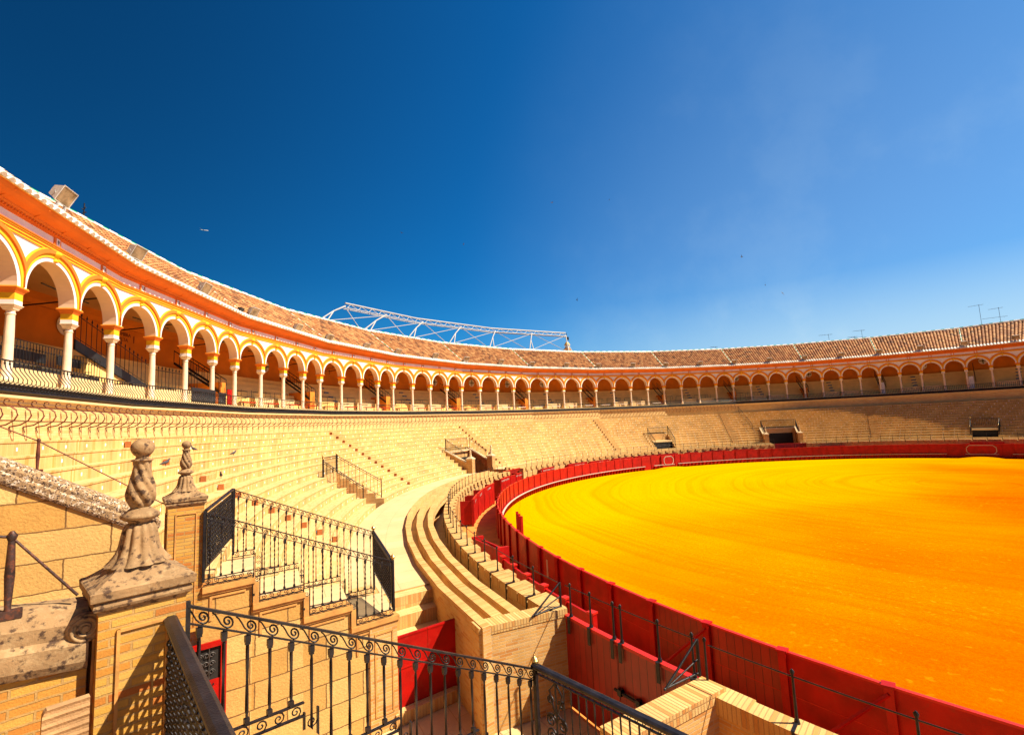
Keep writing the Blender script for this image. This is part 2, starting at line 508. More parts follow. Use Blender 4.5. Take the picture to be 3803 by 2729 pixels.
# ---------------------------------------------------------------- sand
def sand_mat():
    mt, n, l, b = newmat('ochre_sand')
    geo = N(n, 'ShaderNodeNewGeometry').outputs['Position']
    # deep orange sand towards one side, yellow sand towards the other, ragged boundary
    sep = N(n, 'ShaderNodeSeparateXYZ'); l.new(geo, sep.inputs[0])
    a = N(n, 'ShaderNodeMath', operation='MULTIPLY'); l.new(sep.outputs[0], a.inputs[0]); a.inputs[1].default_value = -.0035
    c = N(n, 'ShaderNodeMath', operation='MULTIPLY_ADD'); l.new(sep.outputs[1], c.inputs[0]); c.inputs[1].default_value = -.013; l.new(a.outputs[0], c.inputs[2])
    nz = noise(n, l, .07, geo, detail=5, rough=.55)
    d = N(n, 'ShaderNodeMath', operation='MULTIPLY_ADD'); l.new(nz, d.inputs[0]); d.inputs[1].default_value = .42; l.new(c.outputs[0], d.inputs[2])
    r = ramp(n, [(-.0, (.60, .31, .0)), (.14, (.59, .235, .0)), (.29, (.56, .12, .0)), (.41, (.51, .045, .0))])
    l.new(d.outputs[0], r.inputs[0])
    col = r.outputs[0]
    # drag-mat sweeps: curved streaks
    mp = N(n, 'ShaderNodeVectorMath', operation='LENGTH'); 
    off = N(n, 'ShaderNodeVectorMath', operation='ADD'); l.new(geo, off.inputs[0]); off.inputs[1].default_value = (-9, 4, 0)
    l.new(off.outputs[0], mp.inputs[0])
    nd = noise(n, l, .05, geo, detail=2)
    m2 = N(n, 'ShaderNodeMath', operation='MULTIPLY_ADD'); l.new(nd, m2.inputs[0]); m2.inputs[1].default_value = 3.5; l.new(mp.outputs['Value'], m2.inputs[2])
    cmb = N(n, 'ShaderNodeCombineXYZ'); l.new(m2.outputs[0], cmb.inputs[0])
    st = noise(n, l, 1.1, cmb.outputs[0], detail=5, rough=.75)
    rs = ramp(n, [(.34, (.86, .62, .4)), (.5, (1, 1, 1)), (.66, (1.05, 1.22, 1.3))]); l.new(st, rs.inputs[0])
    brk = noise(n, l, .12, geo, detail=3)
    rb_ = ramp(n, [(.25, (0, 0, 0)), (.55, (1, 1, 1))]); l.new(brk, rb_.inputs[0])
    col = mix(n, l, rb_.outputs[0], col, mix(n, l, .32, col, rs.outputs[0], 'MULTIPLY'))
    st2 = noise(n, l, .42, cmb.outputs[0], detail=2, rough=.4)
    rs2 = ramp(n, [(.465, (1, 1, 1)), (.485, (.97, .80, .6)), (.495, (.98, .86, .7)), (.515, (1, 1, 1))]); l.new(st2, rs2.inputs[0])
    col = mix(n, l, mix(n, l, .5, rb_.outputs[0], (.7, .7, .7)), col, mix(n, l, 1, col, rs2.outputs[0], 'MULTIPLY'))
    # pale hoof / foot scuffs
    vo = N(n, 'ShaderNodeTexVoronoi'); vo.inputs['Scale'].default_value = 2.2; vo.inputs['Randomness'].default_value = 1
    wv = N(n, 'ShaderNodeVectorMath', operation='ADD'); nc = N(n, 'ShaderNodeTexNoise'); nc.inputs['Scale'].default_value = 4; l.new(geo, nc.inputs['Vector'])
    scn = N(n, 'ShaderNodeVectorMath', operation='SCALE'); scn.inputs['Scale'].default_value = .35; l.new(nc.outputs['Color'], scn.inputs[0])
    l.new(geo, wv.inputs[0]); l.new(scn.outputs[0], wv.inputs[1]); l.new(wv.outputs[0], vo.inputs['Vector'])
    rv = ramp(n, [(.15, (1, 1, 1)), (.24, (0, 0, 0))]); l.new(vo.outputs['Distance'], rv.inputs[0])
    pm = noise(n, l, .16, geo, detail=3)
    rpm = ramp(n, [(.42, (0, 0, 0)), (.54, (1, 1, 1))]); l.new(pm, rpm.inputs[0])
    msk = N(n, 'ShaderNodeMath', operation='MULTIPLY'); l.new(rv.outputs[0], msk.inputs[0]); l.new(rpm.outputs[0], msk.inputs[1])
    m3 = N(n, 'ShaderNodeMath', operation='MULTIPLY'); l.new(msk.outputs[0], m3.inputs[0]); m3.inputs[1].default_value = .32
    col = mix(n, l, m3.outputs[0], col, (.62, .26, .004))
    vo2 = N(n, 'ShaderNodeTexVoronoi'); vo2.inputs['Scale'].default_value = 3.1
    l.new(wv.outputs[0], vo2.inputs['Vector'])
    rv2 = ramp(n, [(.10, (1, 1, 1)), (.17, (0, 0, 0))]); l.new(vo2.outputs['Distance'], rv2.inputs[0])
    pm2 = noise(n, l, .11, geo, detail=4)
    rp2 = ramp(n, [(.44, (0, 0, 0)), (.60, (.75, .75, .75))]); l.new(pm2, rp2.inputs[0])
    mk2 = N(n, 'ShaderNodeMath', operation='MULTIPLY'); l.new(rv2.outputs[0], mk2.inputs[0]); l.new(rp2.outputs[0], mk2.inputs[1])
    col = mix(n, l, mk2.outputs[0], col, (.62, .25, .004))
    # grain
    g = noise(n, l, 9, geo, detail=8, rough=.85)
    rg = ramp(n, [(.32, (.66, .48, .4)), (.62, (1.08, 1.16, 1.1))]); l.new(g, rg.inputs[0])
    col = mix(n, l, .75, col, rg.outputs[0], 'MULTIPLY')
    l.new(col, b.inputs['Base Color']); b.inputs['Roughness'].default_value = .97
    b.inputs['Specular IOR Level'].default_value = .0
    p = bump(n, l, b, noise(n, l, 22, geo, detail=8, rough=.8), .7, .03)
    p = bump(n, l, b, st, .4, .06, prev=p)
    bump(n, l, b, msk.outputs[0], -.6, .03, prev=p)
    return mt
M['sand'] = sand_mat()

# ================================================================ SETTING
def frange(a, b, step):
    n = max(1, int(round(abs(b - a) / step)))
    return [a + (b - a) * k / n for k in range(n + 1)]

mb = MB()
rows = []
for k in range(0, 25):
    f = k / 24
    rows.append([(lambda t: Vector((rbar(t) * f * cos(t), rbar(t) * f * sin(t),
                 .03 * mnoise.noise(Vector((rbar(t) * f * cos(t) * .15, rbar(t) * f * sin(t) * .15, 0))) * (1 - f ** 4))))(radians(a * 3)) for a in range(120)])
mb.grid(rows, smooth=True, close=True, flip=True)
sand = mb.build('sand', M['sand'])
tag(sand, kind='structure')

mb = MB()
T_A, T_B = -45, 183
ts = frange(T_A, T_B, 2)
mb.grid([[P(t, -.02, -.012) for t in ts], [P(t, 3.2, -.012) for t in ts]], us=[t * .55 for t in ts], vs=[0, 3], flip=True)
mb.grid([[P(t, 3.2, -.012) for t in ts], [P(t, 12, -.012) for t in ts]], us=[t * .55 for t in ts], vs=[0, 3], flip=True)
tag(mb.build('service_alley', M['callejon']), kind='structure')

mb = MB()
mb.face([(-900, -900, -.06), (900, -900, -.06), (900, 900, -.06), (-900, 900, -.06)], [(0, 0), (1, 0), (1, 1), (0, 1)])
tag(mb.build('ground', M['concrete']), kind='structure')

# ---------------------------------------------------------------- breaks in the stand (vomitories)
OWN = (164.7, 173.7)
VB, VD = (98.6, 104.6), (16.8, 23.2)
VA, VC, VE = (133.8, 137.0), (44.6, 49.4), (-14.2, -10.9)

def sectors(cuts, a=T_A, b=T_B):
    segs = []; cur = a
    for c0, c1 in sorted(cuts):
        if c1 < cur or c0 > b: continue
        if c0 > cur: segs.append((cur, c0))
        cur = max(cur, c1)
    if cur < b: segs.append((cur, b))
    return segs

def arc(T0_, T1_, s, z, step=1.5):
    return [PS(t, s, z) for t in frange(T0_, T1_, step)]

def arclen(ts, s):
    L = [0.0]
    for a, b in zip(ts[:-1], ts[1:]):
        L.append(L[-1] + (PS(b, s, 0) - PS(a, s, 0)).length)
    base = ts[0] * .66
    return [base + x for x in L]

def sweep(mb, T0_, T1_, prof, mis, step=1.5, caps=None):
    """prof = [(s,z),...] from inside (arena) outward; strips between consecutive points; caps = floor z for end faces"""
    ts = frange(T0_, T1_, step)
    us = arclen(ts, prof[0][0])
    for k in range(len(prof) - 1):
        (s0, z0), (s1, z1) = prof[k], prof[k + 1]
        L = hypot((s1 - s0) * 15, z1 - z0)
        mb.grid([[PS(t, s0, z0) for t in ts], [PS(t, s1, z1) for t in ts]], mi=mis[k], us=us, vs=[0, L], flip=True)
    if caps is not None:
        for t, sgn in ((T0_, 1), (T1_, -1)):
            for k in range(len(prof) - 1):
                (s0, z0), (s1, z1) = prof[k], prof[k + 1]
                if abs(s1 - s0) < 1e-4: continue
                g = gapf(radians(t))
                pts = [PS(t, s0, caps), PS(t, s1, caps), PS(t, s1, z1), PS(t, s0, z0)]
                uv = [(s0 * g, caps), (s1 * g, caps), (s1 * g, z1), (s0 * g, z0)]
                if sgn < 0: pts = pts[::-1]; uv = uv[::-1]
                mb.face(pts[::-1], uv[::-1], 2)

WZ = 1.95       # walkway level
RH, RS0, RDS, NR = .325, .43, .0316, 14

# upper tier of brick steps
stand = thing('grandstand', 'long curved tier of pale brick seat steps rising below the arcade', 'grandstand', PS(60, .5, 0))
for i in range(NR):
    s0 = RS0 + i * RDS
    s1 = RS0 + (i + 1) * RDS if i < NR - 1 else .955
    z1 = WZ + RH * (i + 1)
    z0 = z1 - RH
    cuts = []
    if s0 < .585: cuts.append((162.4, 176.0))
    else: cuts.append(OWN)
    if s0 < .60: cuts += [VB, VD]
    if .43 <= s0 < .60: cuts += [VA, VC]
    if s0 < .54: cuts.append(VE)
    for a, b in sectors(cuts):
        mb = MB()
        sweep(mb, a, b, [(s0, z0 - .01), (s0, z1 - .05), (s0 - .001, z1 - .045), (s0 - .001, z1), (s1, z1)], [0, 0, 0, 1], caps=0)
        mb.build('seat_row', [M['riser'], M['tread'], M['brick']], stand)

# half steps of the aisles
def aisle(T, i0=1, i1=NR, w=1.0):
    for i in range(i0, i1):
        s0 = RS0 + i * RDS; zt = WZ + RH * i
        g = gapf(radians(T)); d = .21 / g
        mb = MB()
        dT = degrees(w / 2 / 42)
        a = PS(T - dT, s0 - d, zt + .003); b_ = PS(T + dT, s0 - d, zt + .003)
        c = PS(T + dT, s0 - .002, zt + .003); e = PS(T - dT, s0 - .002, zt + .003)
        h = Vector((0, 0, RH * .62))
        mb.quad(a, b_, b_ + h, a + h, 2); mb.quad(b_, c, c + h, b_ + h, 0)
        mb.quad(c, e, e + h, c + h, 0); mb.quad(e, a, a + h, e + h, 0)
        mb.quad(a + h, b_ + h, c + h, e + h, 1)
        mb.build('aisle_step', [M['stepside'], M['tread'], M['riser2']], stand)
for T in (151.0, 122.3, 93.6, 59.5, 30.0, 3.0):
    aisle(T, 1, NR)

# walkway
mb = MB()
for a, b in sectors([(161.0, 178.0), VB, VD]):
    ts = frange(a, b, 1.5)
    mb.grid([[PS(t, .295, WZ) for t in ts], [PS(t, .432, WZ) for t in ts]], us=arclen(ts, .3), vs=[0, 2.2], flip=True)
tag(mb.build('walkway', M['paving']), kind='structure')
for a, b in sectors([(161.0, 178.0), VB, VD]):
    for t, sg in ((a, 1), (b, -1)):
        mb = MB()
        mb.quad(PS(t, .30, 0), PS(t, .43, 0), PS(t, .43, WZ - .004), PS(t, .30, WZ - .004))
        mb.build('end_wall', M['brick'], stand)

# lower stand: three brick bench rings and trench
lower = thing('front_benches', 'three concentric low brick benches curving between walkway and front wall', 'seating', PS(140, .26, 0))
FB = [(.222, .237, 2.02), (.252, .268, 2.07), (.284, .2965, 2.14)]
for (sa, sb, zt) in FB:
    mb = MB()
    for a, b in sectors([(167.5, 190), VB, VD]):
        lowz = zt - .55
        prof = [(sa, lowz), (sa, zt), (sb, zt), (sb, 0 if sb > .29 else lowz)]
        sweep(mb, a, b, prof, [0, 1, 2], step=5, caps=None)
        for t in (a, b):
            mb.quad(PS(t, sa, 0), PS(t, sb, 0), PS(t, sb, zt - .003), PS(t, sa, zt - .003), 2)
    mb.build('bench', [M['riser'], M['header'], M['brick']], lower)
mb = MB()
for a, b in sectors([(167.45, 190), VB, VD]):
    for (sa, sb, z) in ((.184, .2225, 1.05), (.236, .2525, 1.66), (.267, .2845, 1.70)):
        ts = frange(a, b, 5)
        mb.grid([[PS(t, sa, z) for t in ts], [PS(t, sb, z) for t in ts]], us=arclen(ts, sa), vs=[0, .5], flip=True)
mb.build('foot_tread', M['tread'], lower)

def frame_t(T):
    t = radians(T); return Vector((-sin(t), cos(t), 0))

def capbox(mb, T, s0, s1, z0, z1, th, mi=0, mtop=None):
    """radial wall piece of thickness th degrees"""
    a, b = PS(T, s0, z0), PS(T, s1, z0)
    t = PS(T + th, s0, z0) - a
    mb.box(a, b - a, t, Vector((0, 0, z1 - z0)), mi, mtop)
for (Ta, oa, Tb, ob, sg, zt) in ((167.35, 5.22, 168.3, 3.02, -1, 2.12), (173.25, 5.32, 174.12, 3.02, 1, 2.06)):
    a, b = P(Ta, oa, 0), P(Tb, ob, 0)
    d = b - a; t = Vector((-d.y, d.x, 0)).normalized()
    if t.dot(frame_t(171)) * sg < 0: t = -t
    t = t * .42
    mb = MB()
    mb.box(a, d, t, (0, 0, zt - .17), 0)
    up = Vector((0, 0, zt - .17))
    mb.box(a + up - d.normalized() * .012 - t * .03, d + d.normalized() * .024, t * 1.06, (0, 0, .17), 1)
    mb.build('end_wall', [M['brick'], M['soldier']], lower)

# front wall with its iron posts
def front_wall_sectors(): return sectors([(167.9, 174.3), (VB[0] - .5, VB[1] - .8), (VD[0] - .5, VD[1])])
fw = thing('front_wall', 'pale brick front wall of coped blocks behind the red shelters', 'wall', PS(120, .17, 0))
mb = MB()
for a, b in front_wall_sectors():
    sweep(mb, a, b, [(.158, 0), (.158, 1.74), (.186, 1.74), (.186, 0)], [0, 0, 0], caps=0)
mb.build('wall_body', [M['brick'], M['header'], M['brick']], fw)
posts = []
mbs = MB()
for a, b in front_wall_sectors():
    n = max(1, int(round((b - a) / 2.0)))
    for k in range(n):
        t0 = a + (b - a) * k / n; t1 = a + (b - a) * (k + 1) / n
        gp_ = .07
        # two coping blocks, the second one set back: crenel look
        tm = t0 + (t1 - t0) * .55
        rt = t0 > 173.9
        for (u0, u1, sA, sB) in ((t0 + gp_ * (not rt), tm - gp_ * .5 * (not rt), .152 if not rt else .166, .1885), (tm + gp_ * .5 * (not rt), t1 - gp_ * (not rt), .160 if not rt else .169, .1885)):
            q = [PS(u0, sA, 1.745), PS(u1, sA, 1.745), PS(u1, sB, 1.745), PS(u0, sB, 1.745)]
            h = Vector((0, 0, .255))
            for w in range(4):
                p0, p1 = q[w], q[(w + 1) % 4]
                mbs.quad(p1, p0, p0 + h, p1 + h, 0)
            mbs.quad(q[3] + h, q[2] + h, q[1] + h, q[0] + h, 0)
            # pilaster under the proud block, arena side
            if sA < .155:
                q = [PS(u0, .1535, 0), PS(u1 - .5, .1535, 0), PS(u1 - .5, .1585, 0), PS(u0, .1585, 0)]
                h = Vector((0, 0, 1.745))
                for w in range(4):
                    p0, p1 = q[w], q[(w + 1) % 4]
                    mbs.quad(p1, p0, p0 + h, p1 + h, 0)
        posts.append(t0 + .0)
mbs.build('coping', [M['header']], fw)

rail = thing('post_railing', 'black iron posts and rod running along the brick front wall', 'railing', PS(120, .17, 2.0))
rod = MB()
for a, b in front_wall_sectors():
    rod.tube([PS(t, .174, 2.62) for t in frange(a + .1, b - .1, 1.0)], .011, 5)
rod.build('rail', M['iron'], rail)
def iron_post(mb, base, h=.66, r=.022, strap=None):
    mb.tube([base, base + Vector((0, 0, h))], [r, r * .75], 8)
    mb.tube([base + Vector((0, 0, h - .01)), base + Vector((0, 0, h + .03)), base + Vector((0, 0, h + .06))], [r * 1.1, r * 1.5, r * .4], 8)
    mb.tube([base, base + Vector((0, 0, .05))], [r * 2.0, r * 1.5], 8)
    if strap:
        d, dn = strap
        mb.box(base + Vector((0, 0, .012)) - dn * .02, d, dn * .04, (0, 0, .014))
        mb.box(base + d - dn * .02 + Vector((0, 0, -.62)), d.normalized() * .014, dn * .04, (0, 0, .64))
posts.sort(reverse=True)
pst = MB()
for q_i, t in enumerate(posts):
    mb = MB() if q_i < 100 else pst
    b0 = PS(t, .174, 2.002)
    out = PS(t, .1895, 2.002) - b0
    dn = Vector((-out.y, out.x, 0)).normalized()
    iron_post(mb, b0, strap=(out, dn))
    if q_i < 100: mb.build('post', M['iron'], rail)
if len(posts) > 100: tag(pst.build('post', M['iron'], rail), kind='stuff')

# ---------------------------------------------------------------- red barrier
bar = thing('red_barrier', 'curved red plank barrier with posts around the sand', 'barrier', P(90, 0, 0))
seams = [168.9 - 3.0 * k for k in range(-4, 71)]
GATES = (52.7, -12.8)
def inward(T):
    t = radians(T); return Vector((-cos(t), -sin(t), 0))
for k in range(len(seams) - 1):
    t1, t0 = seams[k], seams[k + 1]
    tm = (t0 + t1) / 2
    a, b = P(t0, 0, 0), P(t1, 0, 0)
    d = (b - a); e = d.normalized(); nrm = Vector((e.y, -e.x, 0))
    if nrm.dot(inward(tm)) < 0: nrm = -nrm
    isgate = tm > 167.5 and tm < 176
    mb = MB()
    mb.box(a + Vector((0, 0, -.02)) + e * .01, d - e * .02, -nrm * .06, (0, 0, 1.58), 0)
    mb.box(a + e * .005 + nrm * .012 + Vector((0, 0, 1.56)), d - e * .01, -nrm * .085, (0, 0, .04), 1)
    # faint horizontal board seam
    mb.box(a + e * .02 + nrm * .006 + Vector((0, 0, .78)), d - e * .04, -nrm * .072, (0, 0, .012), 1)
    mb.build('panel', [M['plank'] if isgate else M['red'], M['redtop']], bar)
for k, t in enumerate(seams):
    mb = MB()
    a = P(t, 0, 0); n_ = inward(t); e = Vector((-n_.y, n_.x, 0))
    mb.box(a - e * .07 - n_ * .06, e * .14, -n_ * .10, (0, 0, 1.6))
    mb.box(a - e * .10 + n_ * .03 + Vector((0, 0, 1.6)), e * .2, -n_ * .2, (0, 0, .035))
    mb.box(a - e * .04 + n_ * .003, e * .08, n_ * .05, (0, 0, 1.55))
    if t > 145 and k in (1, 3):
        mb.tube([a - n_ * .16 + Vector((0, 0, 1.5)), a - n_ * .2 + e * 1.3 + Vector((0, 0, .25))], .035, 4, smooth=False)
    mb.build('post', M['red'], bar)
mbk = MB()
# white foot rail on the arena side, interrupted at the gates
for a, b in sectors([(51.0, 54.4), (57.3, 60.2), (-17.0, -7.8), (50.0, 51.0), (139, 143)], T_A, 181):
    mb = MB()
    ts = frange(a, b, 1.0)
    q = [(-.12, .44), (-.12, .49), (-.23, .49), (-.23, .44)]
    mb.grid([[P(t, o, z) for t in ts] for (o, z) in q + q[:1]], us=[t * .5 for t in ts], vs=[0, .1, .2, .3, .4])
    mb.build('foot_rail', M['whitepaint'], bar)
    nn = int((b - a) / 1.0)
    for j in range(nn + 1):
        t = a + (b - a) * (j + .2) / (nn + .4)
        ind = 60 < t < 150
        mb = MB() if ind else mbk
        n_ = inward(t); e = Vector((-n_.y, n_.x, 0)); c = P(t, 0, 0)
        mb.face([c + n_ * .03 + Vector((0, 0, .42)) - e * .04, c + n_ * .24 + Vector((0, 0, .42)) - e * .04, c + n_ * .12 - e * .04 + Vector((0, 0, -.02)), c + n_ * .03 - e * .04 + Vector((0, 0, -.02))])
        mb.face([c + n_ * .03 + Vector((0, 0, .42)) + e * .04, c + n_ * .24 + Vector((0, 0, .42)) + e * .04, c + n_ * .12 + e * .04 + Vector((0, 0, -.02)), c + n_ * .03 + e * .04 + Vector((0, 0, -.02))])
        mb.face([c + n_ * .24 + Vector((0, 0, .42)) - e * .04, c + n_ * .24 + Vector((0, 0, .42)) + e * .04, c + n_ * .12 + e * .04 + Vector((0, 0, -.02)), c + n_ * .12 - e * .04 + Vector((0, 0, -.02))])
        if ind: mb.build('rail_bracket', M['red'], bar)
tag(mbk.build('rail_bracket', M['red'], bar), kind='stuff')
# octagon emblems on the two gate panels
for T, w in zip(GATES, (.70, 1.25)):
    e = (P(T + 1.5, 0, 0) - P(T - 1.5, 0, 0)).normalized(); n_ = Vector((-e.y, e.x, 0)); n_ = n_ if n_.dot(inward(T)) > 0 else -n_; c = P(T, 0, .93) + n_ * .125
    mb = MB(); mb.box(c - e * (w + .28) - n_ * .06 - Vector((0, 0, .93)), e * (w + .28) * 2, n_ * .045, (0, 0, 1.62)); mb.build('gate_board', M['red'], bar)
    h = .50
    cut = .28
    pts = [(-w + cut, h), (w - cut, h), (w - .13, h - .13), (w, h - cut), (w, -h + cut), (w - .13, -h + .13), (w - cut, -h), (-w + cut, -h), (-w + .13, -h + .13), (-w, -h + cut), (-w, h - cut), (-w + .13, h - .13)]
    loop = [c + e * x + Vector((0, 0, y)) for x, y in pts]
    mb = MB()
    for i in range(len(loop)):
        p, q = loop[i], loop[(i + 1) % len(loop)]
        d = (q - p); dd = d.normalized()
        sdir = dd.cross(n_)
        mb.cbox((p + q) / 2, d + dd * .06, sdir * .065, n_ * .02)
    mb.build('painted_emblem', M['whitepaint'], bar)
    mb = MB()
    for sg in (-1, 1):
        mb.box(c + e * (sg * (w + .35)) - e * .08 - Vector((0, 0, .93)), e * .16, n_ * .04, (0, 0, 1.6))
    mb.cbox(c - Vector((0, 0, .5)), e * (w * 2 + .3), n_ * .06, (0, 0, .05), 1)
    mb.build('gate_stile', [M['red'], M['whitepaint']], bar)
# sweeping mound of sand at gates
def mound(T, w, h):
    mb = MB(); c = P(T, -1.3, 0); n_ = inward(T); e = Vector((-n_.y, n_.x, 0)); rows = []
    for j in range(9):
        v = j / 8
        rows.append([c - n_ * 1.1 + n_ * (2.6 * v) + e * (w * (u / 12 * 2 - 1)) + Vector((0, 0, -.04 + h * max(0, cos((u / 12 * 2 - 1) * pi / 2)) * cos(v * pi / 2) ** 1.5)) for u in range(13)])
    mb.grid(rows, smooth=True, flip=True)
    return mb
mbm = mound(-12.8, 2.2, .26)
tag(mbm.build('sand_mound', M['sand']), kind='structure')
mbm = mound(52.4, 2.6, .2)
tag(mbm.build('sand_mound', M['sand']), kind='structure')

def text_mesh(txt, size, loc, xdir, ydir, mat, name, parent, ext=.006, align='CENTER', bold=0.0):
    cu = bpy.data.curves.new(name, 'FONT'); cu.body = txt; cu.size = size; cu.extrude = ext
    cu.align_x = align; cu.align_y = 'CENTER'; cu.resolution_u = 3; cu.offset = bold
    ob = bpy.data.objects.new(name, cu)
    COL.objects.link(ob)
    dg = bpy.context.evaluated_depsgraph_get()
    me = bpy.data.meshes.new_from_object(ob.evaluated_get(dg))
    bpy.data.objects.remove(ob); bpy.data.curves.remove(cu)
    xd, yd = Vector(xdir).normalized(), Vector(ydir).normalized()
    zd = xd.cross(yd)
    mm = Matrix((xd, yd, zd)).transposed().to_4x4(); mm.translation = Vector(loc)
    me.transform(mm)
    me.materials.clear(); me.materials.append(mat)
    o = bpy.data.objects.new(name, me); COL.objects.link(o)
    if parent:
        o.parent = parent; o.matrix_parent_inverse = Matrix.Translation(-Vector(parent.location))
    return o
n_ = inward(158.2); e = Vector((n_.y, -n_.x, 0))   # seen from outside
text_mesh('1', .95, P(158.1, 0, .93) - n_ * .068, Vector((sin(radians(158.1)), -cos(radians(158.1)), 0)) * -1, (0, 0, 1), M['whitepaint'], 'painted_number', bar, .003)

# ---------------------------------------------------------------- red shelters in the alley
#shd
shd = thing('ring_shield', 'small red plank shield standing on the sand beside the barrier at left', 'shield', P(144, -.8, 0))
for (ta, tb) in ((142.6, 144.0), (144.0, 145.4)):
    a, b = P(ta, -.75, .02), P(tb, -.75, .02); nn = inward((ta + tb) / 2)
    mb = MB(); mb.box(a, b - a, nn * .06, (0, 0, 1.6)); mb.build('panel', M['red'], shd)
for t in (142.6, 144.0, 145.4):
    nn = inward(t); e = Vector((-nn.y, nn.x, 0)); a = P(t, -.75, 0)
    mb = MB(); mb.box(a - e * .06, e * .12, nn * .12, (0, 0, 1.68)); mb.build('post', M['red'], shd)
mb = MB(); a, b = P(142.8, -.9, .40), P(145.3, -.9, .40); mb.box(a, b - a, inward(144) * .1, (0, 0, .06)); mb.build('foot_rail', M['whitepaint'], shd)
SH = [(131.3, 126.8, 1.67, 4), (126.3, 121.7, 1.67, 3), (121.4, 114.9, 1.68, 2), (111.1, 106.5, 1.78, 5), (106.4, 104.0, 1.74, 0), (103.7, 101.3, 1.8, 2),
      (92.8, 88.0, 1.68, 6), (82.7, 75.9, 1.66, 5), (74.8, 68.4, 1.62, 6), (67.4, 61.1, 1.62, 6), (60.4, 53.9, 1.62, 4), (53.5, 47.8, 1.62, 4),
      (45.7, 42.2, 1.58, 3), (40.3, 35.1, 1.62, 3), (33.4, 28.5, 1.6, 3), (13.8, 9.1, 1.6, 0), (-11.1, -15.6, 1.71, 4)]
ords = ['nearest', 'second nearest', 'third nearest', 'fourth', 'fifth', 'sixth', 'seventh', 'eighth', 'ninth', 'tenth', 'eleventh', 'twelfth', 'thirteenth', 'fourteenth', 'fifteenth', 'sixteenth', 'farthest']
for idx, (t1, t0, h, lt) in enumerate(SH):
    t0, t1 = min(t0, t1), max(t0, t1)
    th = thing('wooden_shelter', '%s red wooden shelter along the alley behind the barrier%s' % (ords[idx], ', with white lettering' if lt else ', without lettering'), 'shelter', P((t0 + t1) / 2, 1.6, 0), 'red shelters along the alley')
    n = max(1, int(round((t1 - t0) / 2.6)))
    for k in range(n):
        a, b = P(t0 + (t1 - t0) * k / n, 1.6, .12), P(t0 + (t1 - t0) * (k + 1) / n, 1.6, .12)
        d = b - a; e = d.normalized(); nn = inward((t0 + t1) / 2)
        mb = MB()
        mb.box(a + e * .015, d - e * .03, -nn * .06, (0, 0, h - .15))
        mb.box(a + e * .005 + Vector((0, 0, h - .15)) + nn * .02, d - e * .01, -nn * .1, (0, 0, .04), 1)
        mb.build('panel', [M['red'], M['redtop']], th)
    for k in range(n + 1):
        a = P(t0 + (t1 - t0) * k / n, 1.6, 0); nn = inward((t0 + t1) / 2); e = Vector((-nn.y, nn.x, 0))
        mb = MB(); mb.box(a - e * .06 - nn * .03, e * .12, -nn * .12, (0, 0, h))
        mb.build('post', M['red'], th)
    for tt in (t0 + .15, t1 - .15):
        a = P(tt, 1.68, .1); b = P(tt, 2.6, .1); nn = inward(tt); e = Vector((-nn.y, nn.x, 0))
        mb = MB(); mb.box(a - e * .03, b - a, e * .06, (0, 0, h - .2)); mb.build('side_panel', M['red'], th)
    if lt:
        tm = (t0 + t1) / 2; nn = inward(tm); e = Vector((-nn.y, nn.x, 0)); c = P(tm, 1.6, h - .22) + nn * .034
        mb = MB(); L = .16 * lt + .35; x = -L
        rnd = random.Random(idx)
        while x < L:                      # row of small white painted capitals, too small to read in the photo
            w = .075
            if rnd.random() > .14:
                y0 = Vector((0, 0, -.06))
                mb.box(c + e * x + y0, e * .022, nn * .004, (0, 0, .12))
                k = rnd.randint(0, 3)
                if k != 0: mb.box(c + e * (x + .024) + y0 + Vector((0, 0, .1)), e * .04, nn * .004, (0, 0, .02))
                if k != 1: mb.box(c + e * (x + .024) + y0, e * .04, nn * .004, (0, 0, .02))
                if k > 1: mb.box(c + e * (x + .05) + y0 + Vector((0, 0, .02)), e * .02, nn * .004, (0, 0, .08))
            x += w + .035
        mb.build('lettering', M['whitepaint'], th)

# low red fence near the camera
lf = thing('low_fence', 'low red plank fence below the near brick front wall', 'fence', P(160, 1.6, 0))
ts = frange(156.6, 167.4, 2.16)
for a, b in zip(ts[:-1], ts[1:]):
    p, q = P(a, 1.6, 1.05), P(b, 1.6, 1.05); nn = inward(a); d = q - p; e = d.normalized()
    mb = MB(); mb.box(p + e * .08, d - e * .16, -nn * .07, (0, 0, .36)); mb.box(p + e * .08 - nn * .08 + Vector((0, 0, -.3)), d - e * .16, -nn * .5, (0, 0, .04))
    mb.build('plank', M['red'], lf)
for t in ts:
    p = P(t, 1.58, 0); nn = inward(t); e = Vector((-nn.y, nn.x, 0))
    mb = MB(); mb.box(p - e * .09, e * .18, -nn * .16, (0, 0, 1.47)); mb.box(p - e * .11 + nn * .02 + Vector((0, 0, 1.47)), e * .22, -nn * .2, (0, 0, .05), 1)
    mb.build('post', [M['red'], M['redtop']], lf)
bx_ = thing('red_cabin', 'open red box shelter at the corner of the alley', 'shelter', P(154.6, 1.75, 0))
p = P(156.2, 1.3, 0); nn = inward(154.8); e = Vector((nn.y, -nn.x, 0))
if (P(153, 1.5, 0) - p).dot(e) < 0: e = -e
for (o_, w_, dd, hh, z_) in ((0, .14, .5, 1.75, 0), (2.3, .14, .5, 1.75, 0)):
    mb = MB(); mb.box(p + e * o_, e * w_, -nn * dd, (0, 0, hh)); mb.build('side_panel', M['red'], bx_)
mb = MB(); mb.box(p + e * .14 + Vector((0, 0, 1.1)), e * 2.16, -nn * .08, (0, 0, .5)); mb.build('front_panel', M['red'], bx_)
mb = MB(); mb.box(p + e * .14 - nn * .42 + Vector((0, 0, .0)), e * 2.16, -nn * .06, (0, 0, 1.7)); mb.build('back_panel', M['red'], bx_)
